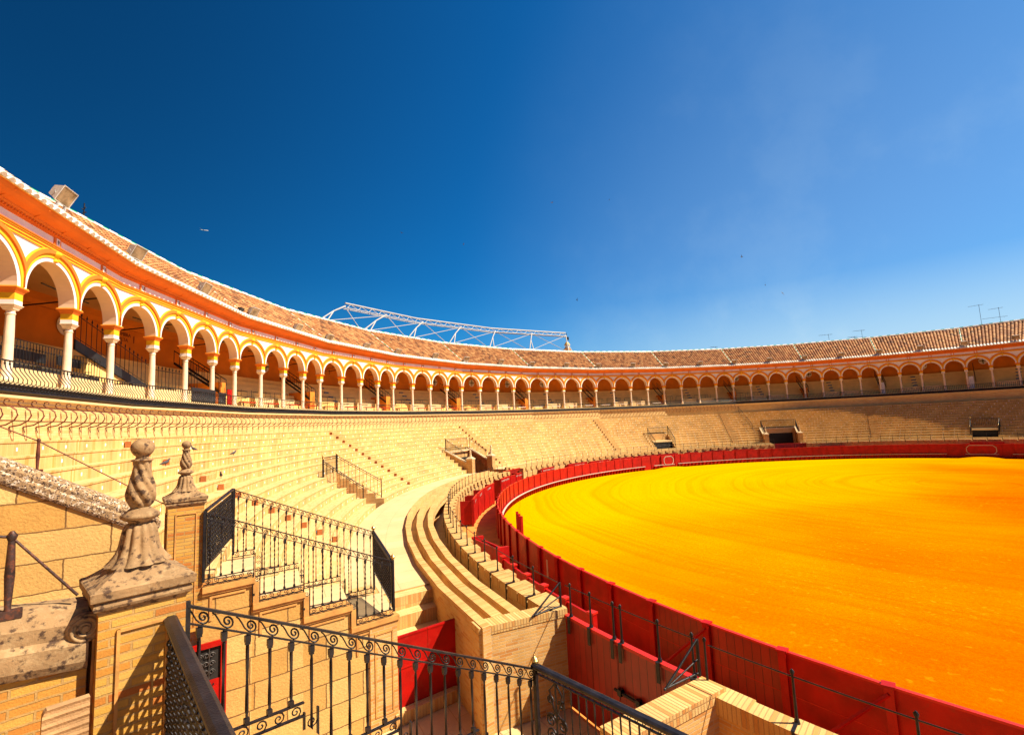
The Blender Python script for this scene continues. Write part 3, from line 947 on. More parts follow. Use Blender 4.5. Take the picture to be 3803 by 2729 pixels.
mb = MB(); mb.box(p + e * .16 - nn * .1 + Vector((0, 0, .6)), e * 2.1, -nn * .3, (0, 0, .05)); mb.build('shelf', M['redtop'], bx_)

# far callejon gates (VB, VD)
def alley_gate(t0, t1, label, z=2.0):
    th = thing('alley_gate', label, 'gate', P((t0 + t1) / 2, 2.9, 0), None)
    n = 3
    for k in range(n):
        a, b = P(t0 + (t1 - t0) * k / n, 2.85, .05), P(t0 + (t1 - t0) * (k + 1) / n, 2.85, .05)
        d = b - a; e = d.normalized(); nn = inward((t0 + t1) / 2)
        mb = MB(); mb.box(a + e * .02, d - e * .04, -nn * .07, (0, 0, z - .09)); mb.box(a + Vector((0, 0, z - .09)) + nn * .02, d, -nn * .11, (0, 0, .05), 1)
        mb.build('leaf', [M['plank'], M['redtop']], th)
    return th
alley_gate(97.2, 104.0, 'red plank gate closing the passage at the far left stair')
alley_gate(16.2, 23.0, 'dark red plank gate below the far double pillared exit')

# struts bracing the last posts of the front wall
for (t, te, lab) in ((168.05, 167.95, 'black iron struts bracing the last railing post beside the plank gate'), (174.1, 173.75, 'black iron struts at the right end of the plank gate')):
    th = thing('post_brace', lab, 'brace', P(t, 3.1, 2.0))
    top = P(t, 3.08, 2.66)
    mb = MB(); mb.tube([P(t, 3.08, 2.1), top], .03, 6); mb.build('post', M['iron'], th)
    mb = MB(); mb.tube([top, P(te, 3.95, 2.12)], .02, 5); mb.tube([top - Vector((0, 0, .3)), P(te, 3.9, 2.12)], .014, 5); mb.tube([P(t, 3.08, 2.14), P(te, 3.95, 2.14)], .018, 5); mb.build('strut', M['iron'], th)
# own red gate closing the passage to the alley
gt = thing('plank_gate', 'big dark red plank gate with iron posts beside the near brick wall', 'gate', P(171, 3.0, 0))
gT = [168.25, 169.75, 171.05, 172.75, 174.0]
for a_, b_ in zip(gT[:-1], gT[1:]):
    a, b = P(a_, 2.98, .06), P(b_, 2.98, .06); d = b - a; e = d.normalized(); nn = inward((a_ + b_) / 2)
    mb = MB(); mb.box(a + e * .006, d - e * .012, -nn * .08, (0, 0, 1.87)); mb.build('leaf', [M['plank']], gt)
    mb = MB(); mb.box(a + Vector((0, 0, 1.875)) + nn * .02, d - e * .01, -nn * .13, (0, 0, .06)); mb.build('top_rail', [M['redtop']], gt)
for t in (168.6, 169.75, 170.9, 171.25, 172.75, 173.9):
    b0 = P(t, 3.03, 2.0); out = inward(t) * -.09; dn = Vector((-out.y, out.x, 0)).normalized()
    mb = MB(); iron_post(mb, b0, .66, .024)
    mb.box(b0 + out - dn * .035 + Vector((0, 0, -.34)), out.normalized() * .014, dn * .07, (0, 0, .35))
    mb.box(b0 - dn * .035 + Vector((0, 0, 0)), out * 1.1, dn * .07, (0, 0, .012))
    mb.build('post', M['iron'], gt)
mb = MB(); mb.tube([P(t, 3.03, 2.63) for t in frange(168.3, 174.0, .5)], .011, 5); mb.build('rail', M['iron'], gt)
mb = MB()
p, q = P(170.9, 3.13, 1.1), P(172.9, 3.13, 1.1)
mb.tube([p, q], .03, 6)
for f in (.12, .5, .88):
    c = p.lerp(q, f); mb.cbox(c, (q - p).normalized() * .1, inward(171) * .09, (0, 0, .12))
mb.tube([p.lerp(q, .55), p.lerp(q, .55) + Vector((0, 0, -.32))], .022, 5)
mb.build('bolt', M['iron'], gt)

# ================================================================ NEAR EXIT: walls, pillars, landings
def frame(T):
    t = radians(T)
    return Vector((cos(t), sin(t), 0)), Vector((-sin(t), cos(t), 0))   # outward, towards larger T

STEPS = [(6.64, 7.68, 2.30), (7.68, 8.63, 2.75), (8.63, 9.54, 3.24), (9.54, 10.36, 3.72)]

def stepped_wall(T, th, label, dz=0.0, far=True):
    """radial stone wall with a moulded stepped top; visible face towards larger T (th<0 puts the thickness behind)"""
    w = thing('stepped_wall', label, 'wall', P(T, 8.5, 0))
    er, et = frame(T)
    k = et * th
    mb = MB()
    for (o0, o1, z) in STEPS:
        a, b = P(T, o0, 0), P(T, o1, 0)
        mb.box(a, b - a, k, (0, 0, z + dz - .10))
    mb.build('masonry', M['ashlar'], w)
    mb = MB()
    s_ = 1 if th < 0 else -1
    for j, (o0, o1, z) in enumerate(STEPS):
        z += dz
        a, b = P(T, o0 - .03, z - .10), P(T, o1 + .0, z - .10)
        mb.box(a + et * .07 * s_, b - a, k - et * .1 * s_, (0, 0, .10))
        mb.box(a + et * .04 * s_ + Vector((0, 0, -.055)), b - a, -et * .035 * s_ * 1.0, (0, 0, .055))
        # vertical return of the moulding under the next step
        if j < 3:
            zn = STEPS[j + 1][2] + dz
            a = P(T, o1 - .10, z); 
            mb.box(a + et * .05 * s_, er * .10, -et * .06 * s_, (0, 0, zn - z - .1))
        # sunk panel frame under the step
        a, b = P(T, o0 + .12, z - .22), P(T, o1 - .16, z - .22)
        mb.box(a + et * .022 * s_, b - a, -et * .03 * s_, (0, 0, .04))
        mb.box(b + et * .022 * s_ - Vector((0, 0, .38)), er * .04, -et * .03 * s_, (0, 0, .42))
    mb.build('moulding', M['moulding'], w)
    # brick pilaster closing the wall at its low end
    mb = MB()
    a = P(T, 6.66, 0)
    mb.box(a + et * .035 * s_, er * .62, -et * .036 * s_, (0, 0, 2.16 + dz))
    mb.build('pilaster', M['brick'], w)
    mb = MB()
    for (u, v, zz, hh) in ((.10, .42, .35, .03), (.10, .42, 2.0 + dz, .03)):
        mb.box(a + er * u + et * .05 * s_ + Vector((0, 0, zz)), er * v, -et * .02 * s_, (0, 0, hh))
    for u in (.10, .49):
        mb.box(a + er * u + et * .05 * s_ + Vector((0, 0, .35)), er * .03, -et * .02 * s_, (0, 0, 1.66 + dz))
    mb.build('pilaster_frame', M['moulding'], w)
    return w
wf = stepped_wall(164.9, -.34, 'sunlit stone block wall stepping down beneath the middle iron railing')
wn = stepped_wall(173.45, .34, 'stone wall with stepped moulding beneath the nearest railing', .22)

# landings (broad steps) between the pairs of railings
def landing(t0, t1, dz, label):
    w = thing('landing_steps', label, 'steps', P((t0 + t1) / 2, 8.5, 0))
    for (o0, o1, z) in STEPS:
        a, b, c, d = P(t0, o0, 0), P(t0, o1, 0), P(t1, o1, 0), P(t1, o0, 0)
        h = Vector((0, 0, z + dz - .02)); mb = MB()
        mb.quad(a + h, b + h, c + h, d + h, 1)
        mb.quad(a, d, d + h, a + h, 0)
        mb.quad(b + h, b, c, c + h, 0)
        mb.quad(a + h, a, b, b + h, 0)
        mb.quad(d, c, c + h, d + h, 0)
        mb.build('step', [M['brick'], M['paving']], w)
    return w
landing(162.3, 164.58, 0, 'broad pale landing steps between the two middle iron railings')
landing(173.8, 176.2, .2, 'pale landing steps under the camera side railings')

# brick steps going down from the walkway beside the red door
dn_ = thing('walkway_steps', 'brick steps leading down from the walkway to the red double door', 'steps', P(163, 5.9, 0))
for j in range(6):
    z = WZ - .04 - .33 * j
    t0, t1 = 160.95 + .68 * j, 161.63 + .68 * j
    if j == 0: t0 = 160.9
    mb = MB()
    a, b, c, d = P(t0, 5.10, 0), P(t0, 6.72, 0), P(t1, 6.72, 0), P(t1, 5.10, 0)
    if z > .1:
        h = Vector((0, 0, z))
        mb.quad(d + h, c + h, b + h, a + h, 1); mb.quad(c, d, d + h, c + h, 0)
        mb.build('step', [M['header'], M['tread']], dn_)
mb = MB()
mb.quad(P(160.9, 6.7, 0), P(164.9, 6.7, 0), P(164.9, 6.7, WZ + .3), P(160.9, 6.7, WZ + .3))
mb.quad(P(160.9, 6.7, WZ + .3), P(162.3, 6.7, WZ + .3), P(162.3, 7.7, WZ + .3), P(160.9, 7.7, WZ + .3))
mb.build('side_wall', M['brick'], dn_)
# floor of the exit passage
mb = MB()
ts = frange(164.6, 173.6, 1)
mb.grid([[P(t, 3.1, -.004) for t in ts], [P(t, 10, -.004) for t in ts]], us=[t * .6 for t in ts], vs=[0, 7], flip=True)
tag(mb.build('passage_floor', M['paving']), kind='structure')

# red double door
door = thing('double_door', 'bright red double door at the foot of the brick steps', 'door', P(164.8, 5.9, 0))
T = 164.72
er, et = frame(T)
a, b = P(T, 5.06, .06), P(T, 6.66, .06)
for f0, f1 in ((0, .497), (.503, 1)):
    p = a.lerp(b, f0); q = a.lerp(b, f1); d = q - p
    mb = MB(); mb.box(p, d, -et * .05, (0, 0, 1.70))
    for zz in (.02, 1.0, 1.66): mb.box(p + et * .012 + Vector((0, 0, zz)), d, -et * .014, (0, 0, .03))
    mb.build('leaf', M['red'], door)
mb = MB()
for f in (.03, .97):
    for zz in (.2, 1.45):
        c = a.lerp(b, f) + et * .02 + Vector((0, 0, zz)); mb.cbox(c, er * .1, et * .02, (0, 0, .05))
mb.build('hinge', M['red'], door)

# little red door in the stone wall
sdoor = thing('small_door', 'small red door with scrolled iron grille in the stone wall', 'door', P(164.9, 10.4, 1.3))
T = 164.9; er, et = frame(T)
a = P(T, 9.96, 1.1)
mb = MB()
for (u, w_, z_, h_) in ((0, .09, 0, 1.66), (.82, .09, 0, 1.66), (0, .91, 1.57, .09)):
    mb.box(a + er * u + et * .05 + Vector((0, 0, z_)), er * w_, -et * .06, (0, 0, h_))
mb.build('frame', M['red'], sdoor)
mb = MB(); mb.box(a + er * .09 + et * .025, er * .73, -et * .03, (0, 0, 1.02))
for u in (.14, .50): mb.box(a + er * u + et * .037 + Vector((0, 0, .1)), er * .28, -et * .012, (0, 0, .8))
mb.build('leaf', M['red'], sdoor)
mb = MB(); mb.box(a + er * .09 + et * .01 + Vector((0, 0, 1.02)), er * .73, -et * .015, (0, 0, .55)); mb.build('window', M['dark'], sdoor)
mb = MB()
for u in (.2, .35, .5, .65):
    for z_ in (.95, .75, .45, .25):
        mb.tube([a + er * (u) + et * (.037) + Vector((0, 0, z_)), a + er * (u) + et * (.055) + Vector((0, 0, z_))], .016, 6)
mb.build('studs', M['iron'], sdoor)

def spiral(c, ex, ey, r0, r1, turns, a0, n=16, sgn=1):
    return [c + (ex * cos(a0 + sgn * 2 * pi * turns * k / n) + ey * sin(a0 + sgn * 2 * pi * turns * k / n)) * (r0 + (r1 - r0) * k / n) for k in range(n + 1)]
mb = MB()
for u in (.27, .455, .64):
    for z_ in (1.16, 1.30, 1.44):
        for sg in (-1, 1):
            mb.tube(spiral(a + er * (u + sg * .045) + et * .034 + Vector((0, 0, z_)), er * sg, Vector((0, 0, 1)), .05, .012, 1.2, 0, 12), .008, 4, nrm=et)
    mb.tube([a + er * u + et * .034 + Vector((0, 0, 1.04)), a + er * u + et * .034 + Vector((0, 0, 1.56))], .008, 4)
mb.build('grille', M['grey'], sdoor)

# ---------------------------------------------------------------- railings
def twisted(mb, a, b, r, seg, turns, mi=0):
    d = b - a; L = d.length; rows = []; t = d.normalized()
    x = t.cross(Vector((.3, .9, 0))).normalized(); y = t.cross(x)
    for i in range(seg + 1):
        f = i / seg; ang = 2 * pi * turns * min(max((f - .12) / .76, 0), 1)
        rows.append([a + d * f + (x * cos(ang + pi / 2 * k + .7) + y * sin(ang + pi / 2 * k + .7)) * r for k in range(4)])
    mb.grid(rows, mi=mi, close=True)

def railing(name, label, T, o0, z0, o1, z1, steps=None, nb=20, gap=.10, floor_fn=None, balls=(False, True), group=None, seg=14, sc=1.0, tw=5.0, mat='iron', lower_frieze=True, T1=None):
    """inclined iron railing in the radial plane T from (o0,z0) high end to (o1,z1) low end"""
    th = thing(name, label, 'railing', P(T, (o0 + o1) / 2, min(z0, z1) - 1.2), group)
    er, et = frame(T)
    T1 = T if T1 is None else T1
    def TT(o): return T + (T1 - T) * (o0 - o) / (o0 - o1)
    A, B = P(T, o0, z0), P(T1, o1, z1)
    D = B - A; Lh = hypot(D.x, D.y)
    def pt(f, v, w=0): return A + D * f + Vector((0, 0, v)) + et * w
    mb = MB()
    mb.box(pt(0, -.012, -.024 * sc), D, et * .048 * sc, (0, 0, .022)); mb.build('top_rail', M[mat], th)
    mb = MB()
    mb.box(pt(0, -gap - .02, -.014 * sc), D, et * .028 * sc, (0, 0, .014)); mb.build('lower_rail', M[mat], th)
    # scroll frieze between the two rails
    p = Lh / nb; r = (gap - .012) * .5
    ex = D.normalized(); ey = Vector((0, 0, 1))
    mb = MB()
    for k in range(nb):
        def q_(x, y): return pt((k + x) / nb, -gap / 2 - .006 + y * r * .93)
        sp = []
        for q in range(20):
            a_ = -pi / 2 + 2 * pi * 1.55 * q / 19; rr_ = 1 - .86 * q / 19
            sp.append(pt((k + .64) / nb, -gap / 2 - .006) + ex * cos(a_) * rr_ * r * .93 + ey * sin(a_) * rr_ * r * .93)
        lead = [q_(.0, .95), q_(.12, .75), q_(.24, .15), q_(.36, -.55), q_(.5, -.92)]
        mb.tube(lead + sp, [.006 * sc] * 5 + [.0078 * sc] * len(sp), 5, nrm=et)
    mb.build('scrollwork', M[mat], th)
    # balusters, each a part
    for k in range(nb):
        f = (k + .5) / nb
        top = pt(f, -gap - .02)
        o = o0 + (o1 - o0) * f
        zb = floor_fn(o)
        bot = Vector((top.x, top.y, zb))
        mb = MB()
        twisted(mb, bot, top, .0135 * sc, seg, tw)
        for zc, hh, rr in ((top.z - .035, .05, .020), (top.z - .07, .018, .017), (zb + .02, .04, .019)):
            mb.cbox((top.x, top.y, zc), er * rr * 2 * sc, et * rr * 2 * sc, (0, 0, hh))
        mb.build('baluster', M[mat], th)
    if steps and lower_frieze:
        mb = MB(); sf = MB()
        h = .105
        for j, (a, b, z) in enumerate(steps):
            a_, b_ = max(a, o1), min(b, o0)
            q0, q1 = P(TT(a_), a_, z + .03), P(TT(b_), b_, z + .03); d = q1 - q0
            for zz in (0, h): mb.box(q0 - et * .014 + Vector((0, 0, zz)), d, et * .028, (0, 0, .014))
            n = max(2, int(d.length / .13)); e_ = d.normalized()
            for k in range(n):
                c = q0 + d * ((k + .5) / n) + Vector((0, 0, h / 2 + .005))
                sf.tube(spiral(c, e_, ey, h * .46, .006, 1.5, pi * .5 if k % 2 else -pi * .5, 14, 1 if k % 2 else -1), .0065, 4, nrm=et)
            if j < len(steps) - 1:
                zn = steps[j + 1][2] + .03
                c0 = P(TT(b_), b_ - .03, z + .03)
                mb.box(c0 - et * .014 - er * .10, er * .014, et * .028, (0, 0, zn - z))
                mb.box(c0 - et * .014 + er * .02, er * .014, et * .028, (0, 0, zn - z))
                for k in range(3):
                    c = c0 + Vector((0, 0, .16 + k * .125)) - er * .04
                    sf.tube(spiral(c, er, ey, h * .46, .006, 1.5, 0 if k % 2 else pi, 14, 1), .0065, 4, nrm=et)
        mb.build('bottom_rail', M[mat], th)
        sf.build('bottom_scrollwork', M[mat], th)
    for f, ball in ((0, balls[0]), (1, balls[1])):
        c = pt(f, 0); zb = floor_fn(o0 + (o1 - o0) * f)
        mb = MB(); mb.cbox((c.x, c.y, (c.z + .03 + zb - .06) / 2), er * .042 * sc, et * .042 * sc, (0, 0, c.z + .03 - zb + .06)); po = mb.build('post', M[mat], th)
        if ball:
            R_ = .05 * sc; c = c + Vector((0, 0, .03)); rows = []
            prof = [(.6, 0), (.75, .1), (.35, .25), (.35, .45), (.8, .62), (1.0, .95), (1.03, 1.3), (1.06, 1.34), (1.06, 1.42), (1.0, 1.46), (.85, 1.9), (.45, 2.2), (.16, 2.32), (.12, 2.5), (.2, 2.6), (.02, 2.75)]
            for (rr, zz) in prof:
                rows.append([c + Vector((cos(2 * pi * k / 14), sin(2 * pi * k / 14), 0)) * rr * R_ + Vector((0, 0, zz * R_)) for k in range(14)])
            mb = MB(); mb.grid(rows, smooth=True, close=True); mb.build('ball_finial', M['brass'], po if False else th)
    return th

def fl_far(o):
    for a, b, z in STEPS:
        if a - .02 <= o < b: return z + .15
    return 3.9
railing('stair_railing', 'middle black iron railing with scrolls and twisted bars above the stone wall', 164.95, 10.34, 5.03, 6.72, 3.45, STEPS, 20, floor_fn=fl_far, seg=12)
def fl_back(o):
    for a, b, z in STEPS:
        if a - .02 <= o < b: return z + .15
    return 3.9
railing('stair_railing', 'black iron railing with brass ball behind the middle one, along the brick seats', 162.3, 9.97, 5.2, 6.84, 3.8, STEPS, 19, floor_fn=fl_back, seg=10, balls=(False, True))
def fl_near(o):
    return fl_far(o) + .22
railing('stair_railing', 'nearest black iron railing with large scrolls descending from the lichened pillar', 173.05, 10.42, 5.10, 6.80, 3.43, [(a, b, z + .22) for a, b, z in STEPS], 21, gap=.115, floor_fn=fl_near, seg=30, tw=6, T1=173.5)

def cross_rail(label, A, B, depth, kind, w=.07, mat='iron', group=None):
    """railing running around the ring between two points, broad flat handrail, woven mesh or scroll panels under it"""
    th = thing('cross_railing', label, 'railing', (A + B) / 2 - Vector((0, 0, depth)), group)
    D = B - A; L = D.length; e = D.normalized(); nn = Vector((e.y, -e.x, 0)).normalized()
    mb = MB()
    mb.tube([A, B], .005, 4)
    rows = []
    prof = [(-w / 2, -.012), (-w / 2, .008), (-w / 4, .02), (w / 4, .02), (w / 2, .008), (w / 2, -.012), (w / 2 - .012, -.03), (-w / 2 + .012, -.03)]
    for q in (A - e * .03, B + e * .03): rows.append([q + nn * x + Vector((0, 0, z)) for x, z in prof])
    mb.grid(rows, close=True); mb.face(rows[0]); mb.face(rows[1][::-1])
    mb.build('handrail', M[mat], th)
    mb = MB()
    for zz in (-.09, -depth + .12, -depth + .03): mb.box(A + Vector((0, 0, zz)) - nn * .012, D, nn * .024, (0, 0, .014))
    mb.build('rail', M[mat], th)
    for q in (A, B):
        mb = MB(); mb.cbox(q - Vector((0, 0, depth / 2 + .01)), e * .04, nn * .04, (0, 0, depth - .02)); mb.build('post', M[mat], th)
    if kind == 'mesh':
        n = int(L / .048); mb = MB()
        for k in range(1, n):
            c = A + D * (k / n); c0 = c + Vector((0, 0, -.09)); c1 = c + Vector((0, 0, -depth + .04))
            pts = []
            m_ = int(depth / .045)
            for j in range(m_ + 1):
                f = j / m_
                pts.append(c0.lerp(c1, f) + e * (.012 * (1 if j % 2 else -1)) + nn * (.010 * (1 if (j + k) % 2 else -1)))
            mb.tube(pts, .0135, 4, smooth=False)
        mb.build('woven_mesh', M[mat], th)
    else:
        n = max(6, int(L / .11)); 
        for k in range(1, n):
            if kind == 'scroll' and k < 4: continue
            c = A + D * (k / n)
            mb = MB(); twisted(mb, c + Vector((0, 0, -depth + .04)), c + Vector((0, 0, -.09)), .010, 12, 4); mb.build('baluster', M[mat], th)
        mb = MB()
        for k in range(max(1, int(L / .085))):
            c = A + D * ((k + .5) / int(L / .085)) - Vector((0, 0, .055))
            mb.tube(spiral(c, e, Vector((0, 0, 1)), .03, .006, 1.4, 0, 10), .005, 4, nrm=nn)
        if kind == 'scroll':
            for k in (0.32,):
                cx = A + e * k
                for (dx, dz, r_) in ((-.09, -.52, .085), (.09, -.52, .085), (-.09, -.68, .085), (.09, -.68, .085), (-.09, -.30, .05), (.09, -.30, .05)):
                    c = cx + e * dx + Vector((0, 0, dz)); sg = 1 if dx > 0 else -1
                    mb.tube(spiral(c, -e * sg, Vector((0, 0, 1)), r_, .012, 1.6, 0, 20), .011, 5, nrm=nn)
                for sg in (-1, 1):
                    mb.tube([cx + e * sg * .01 + Vector((0, 0, -.1)), cx + e * sg * .10 + Vector((0, 0, -.2)), cx + e * sg * .06 + Vector((0, 0, -.32)), cx + e * sg * .02 + Vector((0, 0, -.42)), cx + e * sg * .14 + Vector((0, 0, -.50))], .012, 5, nrm=nn)
                mb.tube([cx + Vector((0, 0, -.09)), cx + Vector((0, 0, -depth + .04))], .012, 5)
        mb.build('scrollwork', M[mat], th)
    return th
cross_rail('broad black handrail with woven iron mesh beside the lichened pillar, nearest the camera', P(173.13, 10.53, 5.06), P(177.0, 10.39, 5.06), .95, 'mesh', .085)
cross_rail('black handrail with scrolled panels running from the brass ball to the lower frame edge', P(173.55, 6.82, 3.49), P(177.4, 6.62, 3.49), .98, 'scroll', .10)
cross_rail('dark woven iron mesh railing beside the far small pillar', P(164.75, 10.33, 5.05), P(162.4, 10.0, 5.22), 1.05, 'mesh', .07)
cross_rail('short dark mesh railing joining the two brass ball posts at the walkway', P(164.9, 6.74, 3.47), P(162.35, 6.84, 3.80), 1.0, 'mesh', .07)

# ---------------------------------------------------------------- carved pillars
def lathe(mb, c, prof, n=24, flute=None, twist=0.0, amp=0.0, mi=0, rot=0.0, rs=1.0):
    rows = []
    z0, z1 = prof[0][1], prof[-1][1]
    for (r, z) in prof:
        r = r * rs
        f = (z - z0) / (z1 - z0) if z1 != z0 else 0
        row = []
        for k in range(n):
            a = 2 * pi * k / n + rot
            rr = r
            if flute: rr = r * (1 + amp * (abs(cos((a * flute + twist * f * 2 * pi) / 2)) ** .8 * 2 - 1.35))
            row.append(c + Vector((cos(a) * rr, sin(a) * rr, z)))
        rows.append(row)
    mb.grid(rows, mi=mi, smooth=True, close=True)
    mb.face(rows[0][::-1], None, mi); mb.face(rows[-1], None, mi)

def squares(mb, c, er, et, prof, mi=0):
    rows = [[c + er * (sx * h) + et * (sy * h) + Vector((0, 0, z)) for sx, sy in ((-1, -1), (1, -1), (1, 1), (-1, 1))] for h, z in prof]
    for i in range(len(rows) - 1):
        for k in range(4):
            mb.quad(rows[i][k], rows[i][(k + 1) % 4], rows[i + 1][(k + 1) % 4], rows[i + 1][k], mi)
    mb.face(rows[-1], None, mi); mb.face(rows[0][::-1], None, mi)

def pillar(label, c, T, zbot, ztop, mat_b, mat_s, hw=.275, hs=1.0, detail=True, group=None):
    th = thing('carved_pillar', label, 'pillar', Vector((c.x, c.y, zbot)), group)
    er, et = frame(T)
    c = Vector((c.x, c.y, 0))
    mb = MB()
    squares(mb, c, er, et, [(hw, zbot), (hw, ztop)]); mb.build('shaft', M[mat_b], th)
    if detail:
        mb = MB()
        for s_, ax, ay in ((1, er, et), (1, et, er), (-1, er, et), (-1, et, er)):
            fc = c + ay * (hw + .001) * s_
            for (x, w_) in ((-hw * .60, .02), (hw * .60 - .02, .02)):
                mb.box(fc + ax * x + Vector((0, 0, zbot + .1)), ax * w_, ay * .014 * s_, (0, 0, ztop - zbot - .22))
            mb.box(fc - ax * hw * .60 + Vector((0, 0, ztop - .14)), ax * hw * 1.2, ay * .014 * s_, (0, 0, .02))
        mb.build('panel_frame', M['moulding'], th)
    k = hs
    mb = MB()
    squares(mb, c, er, et, [(hw + .002, ztop), (hw + .008, ztop + .015 * k), (hw + .028, ztop + .03 * k), (hw + .036, ztop + .05 * k), (hw + .03, ztop + .075 * k), (hw + .022, ztop + .08 * k), (hw + .05, ztop + .095 * k), (hw + .054, ztop + .15 * k), (hw + .044, ztop + .158 * k),
        (hw + .018, ztop + .166 * k), (hw - .02, ztop + .19 * k), (hw - .085, ztop + .235 * k), (hw - .13, ztop + .285 * k), (hw - .14, ztop + .30 * k)])
    mb.build('cap', M[mat_s], th)
    n = 40 if detail else 14
    mb = MB()
    lathe(mb, c, [(.235, ztop + .255 * k), (.20, ztop + .285 * k), (.165, ztop + .33 * k), (.145, ztop + .38 * k), (.135, ztop + .43 * k), (.125, ztop + .48 * k), (.112, ztop + .515 * k), (.09, ztop + .535 * k)], n * 2, 12, 0, .09 if detail else 0, rs=.86)
    mb.build('fluted_neck', M[mat_s], th)
    mb = MB()
    lathe(mb, c, [(.075, ztop + .525 * k), (.09, ztop + .55 * k), (.14, ztop + .575 * k), (.148, ztop + .59 * k), (.138, ztop + .605 * k), (.10, ztop + .63 * k), (.07, ztop + .65 * k)], n, rs=.86)
    mb.build('dish', M[mat_s], th)
    mb = MB()
    prof = [(.062, .645), (.085, .67), (.103, .71), (.108, .75), (.10, .80), (.085, .85), (.07, .90), (.063, .95), (.066, .99)]
    prof2 = [(prof[int(j / 3)][0] * (1 - (j % 3) / 3) + prof[min(int(j / 3) + 1, 8)][0] * ((j % 3) / 3), prof[int(j / 3)][1] * (1 - (j % 3) / 3) + prof[min(int(j / 3) + 1, 8)][1] * ((j % 3) / 3)) for j in range(25)]
    lathe(mb, c, [(r, ztop + z * k) for r, z in prof2], n * 2, 7, 2.6, .13 if detail else 0, rs=.86)
    mb.build('twisted_vase', M[mat_s], th)
    mb = MB()
    lathe(mb, c, [(.06, ztop + .985 * k), (.078, ztop + .992 * k), (.078, ztop + 1.0 * k), (.05, ztop + 1.008 * k), (.05, ztop + 1.012 * k)], n, rs=.9)
    R_ = .078
    lathe(mb, c, [(max(.004, R_ * sin(pi * j / 12)) if j > 1 else .045, ztop + 1.005 * k + R_ * (1 - cos(pi * (j * .93 + .84) / 12)) ) for j in range(13)], n)
    mb.build('ball', M[mat_s], th)
    return th
er, et = frame(164.9)
cf = P(164.9, 10.625, 0) - et * .275
pillar('smaller far brick pillar with lichened stone finial beside the mesh railing', cf, 164.9, 3.0, 5.17, 'brick_near', 'lichen')
er, et = frame(172.9)
cn = P(172.82, 10.735, 0)
pillar('large near brick pillar with lichened twisted stone finial and ball', cn, 172.9, 2.6, 5.2, 'brick_near', 'lichen', .255, 1.02)

# ---------------------------------------------------------------- sloping parapets behind the pillars
def parapet(T, side, o0, z0, slope, o1, th_, label, mcop, mwall, dz_low=.40, volr=.13, pro=.05, zfloor=0.0):
    """wall in radial plane T rising outwards; side=+1: thickness lies towards smaller T"""
    w = thing('sloping_parapet', label, 'wall', P(T, o0, zfloor))
    er, et = frame(T)
    a0, a1 = P(T, o0, 0), P(T, o1, 0)
    k = -et * side * th_
    zt0, zt1 = z0, z0 + slope * (o1 - o0)
    D = a1 - a0
    mb = MB()
    p = [a0 + Vector((0, 0, zfloor)), a1 + Vector((0, 0, zfloor)), a1 + Vector((0, 0, zt1 - dz_low)), a0 + Vector((0, 0, zt0 - dz_low))]
    L = (a1 - a0).length
    uv = [(0, zfloor), (L, zfloor), (L, zt1 - dz_low), (0, zt0 - dz_low)]
    mb.face(p, uv); mb.face([x + k for x in p][::-1], uv[::-1])
    mb.quad(p[0] + k, p[0], p[3], p[3] + k)
    mb.build('masonry', M[mwall], w)
    mb = MB()
    # moulded coping section (x across, z up)
    hw = th_ / 2
    sec = [(-hw - pro * .6, -dz_low + .01), (-hw - pro, -dz_low + .06), (-hw - pro, -dz_low + .17), (-hw - pro * .3, -dz_low + .21), (-hw - .02, -.12), (-hw + .03, -.03), (-hw + .12, 0), (hw - .12, 0), (hw - .03, -.03), (hw + .02, -.12), (hw + pro * .3, -dz_low + .21), (hw + pro, -dz_low + .17), (hw + pro, -dz_low + .06), (hw + pro * .6, -dz_low + .01)]
    mid = k * .5; ax = k.normalized()
    rows = []
    nseg = 24
    for j in range(nseg + 1):
        f = j / nseg
        rows.append([a0 + D * f + mid + ax * x + Vector((0, 0, zt0 + (zt1 - zt0) * f + z)) for x, z in sec])
    mb.grid(rows, close=True); mb.face(rows[0])
    mb.build('coping', M[mcop], w)
    # volute scroll at the low end
    mb = MB()
    c = a0 + mid + Vector((0, 0, zt0 - volr - .05)) + er * .02; vr = volr / .185
    for sg in (-1, 1):
        fc = c + ax * sg * (hw + pro * .5)
        rows = []
        for rr, dd in ((.185, -.25), (.185, .0), (.165, .012), (.001, .012)):
            rows.append([fc + er * cos(2 * pi * q / 28) * rr * vr + Vector((0, 0, sin(2 * pi * q / 28) * rr * vr)) + ax * sg * dd for q in range(28)])
        mb.grid(rows, close=True, smooth=False)
        mb.tube([q + ax * sg * .014 for q in spiral(fc, er, Vector((0, 0, 1)), .155 * vr, .03 * vr, 2.0, -1.9, 40)], .02 * vr, 6, nrm=ax)
        mb.tube([fc + ax * sg * .0, fc + ax * sg * .03], .035 * vr, 10)
    mb.build('volute', M[mcop], w)
    return w
parapet(164.9, 1, 11.10, 5.12, .576, 17.2, .36, 'far sloping stone parapet with white and black lichen on its coping', 'mossy', 'ashlar', .40)
parapet(173.0, 1, 11.0, 5.27, .12, 17.2, .36, 'near sloping stone parapet with carved volute beside the large pillar', 'lichen', 'brick_near', .42, .10, .05, zfloor=3.5)

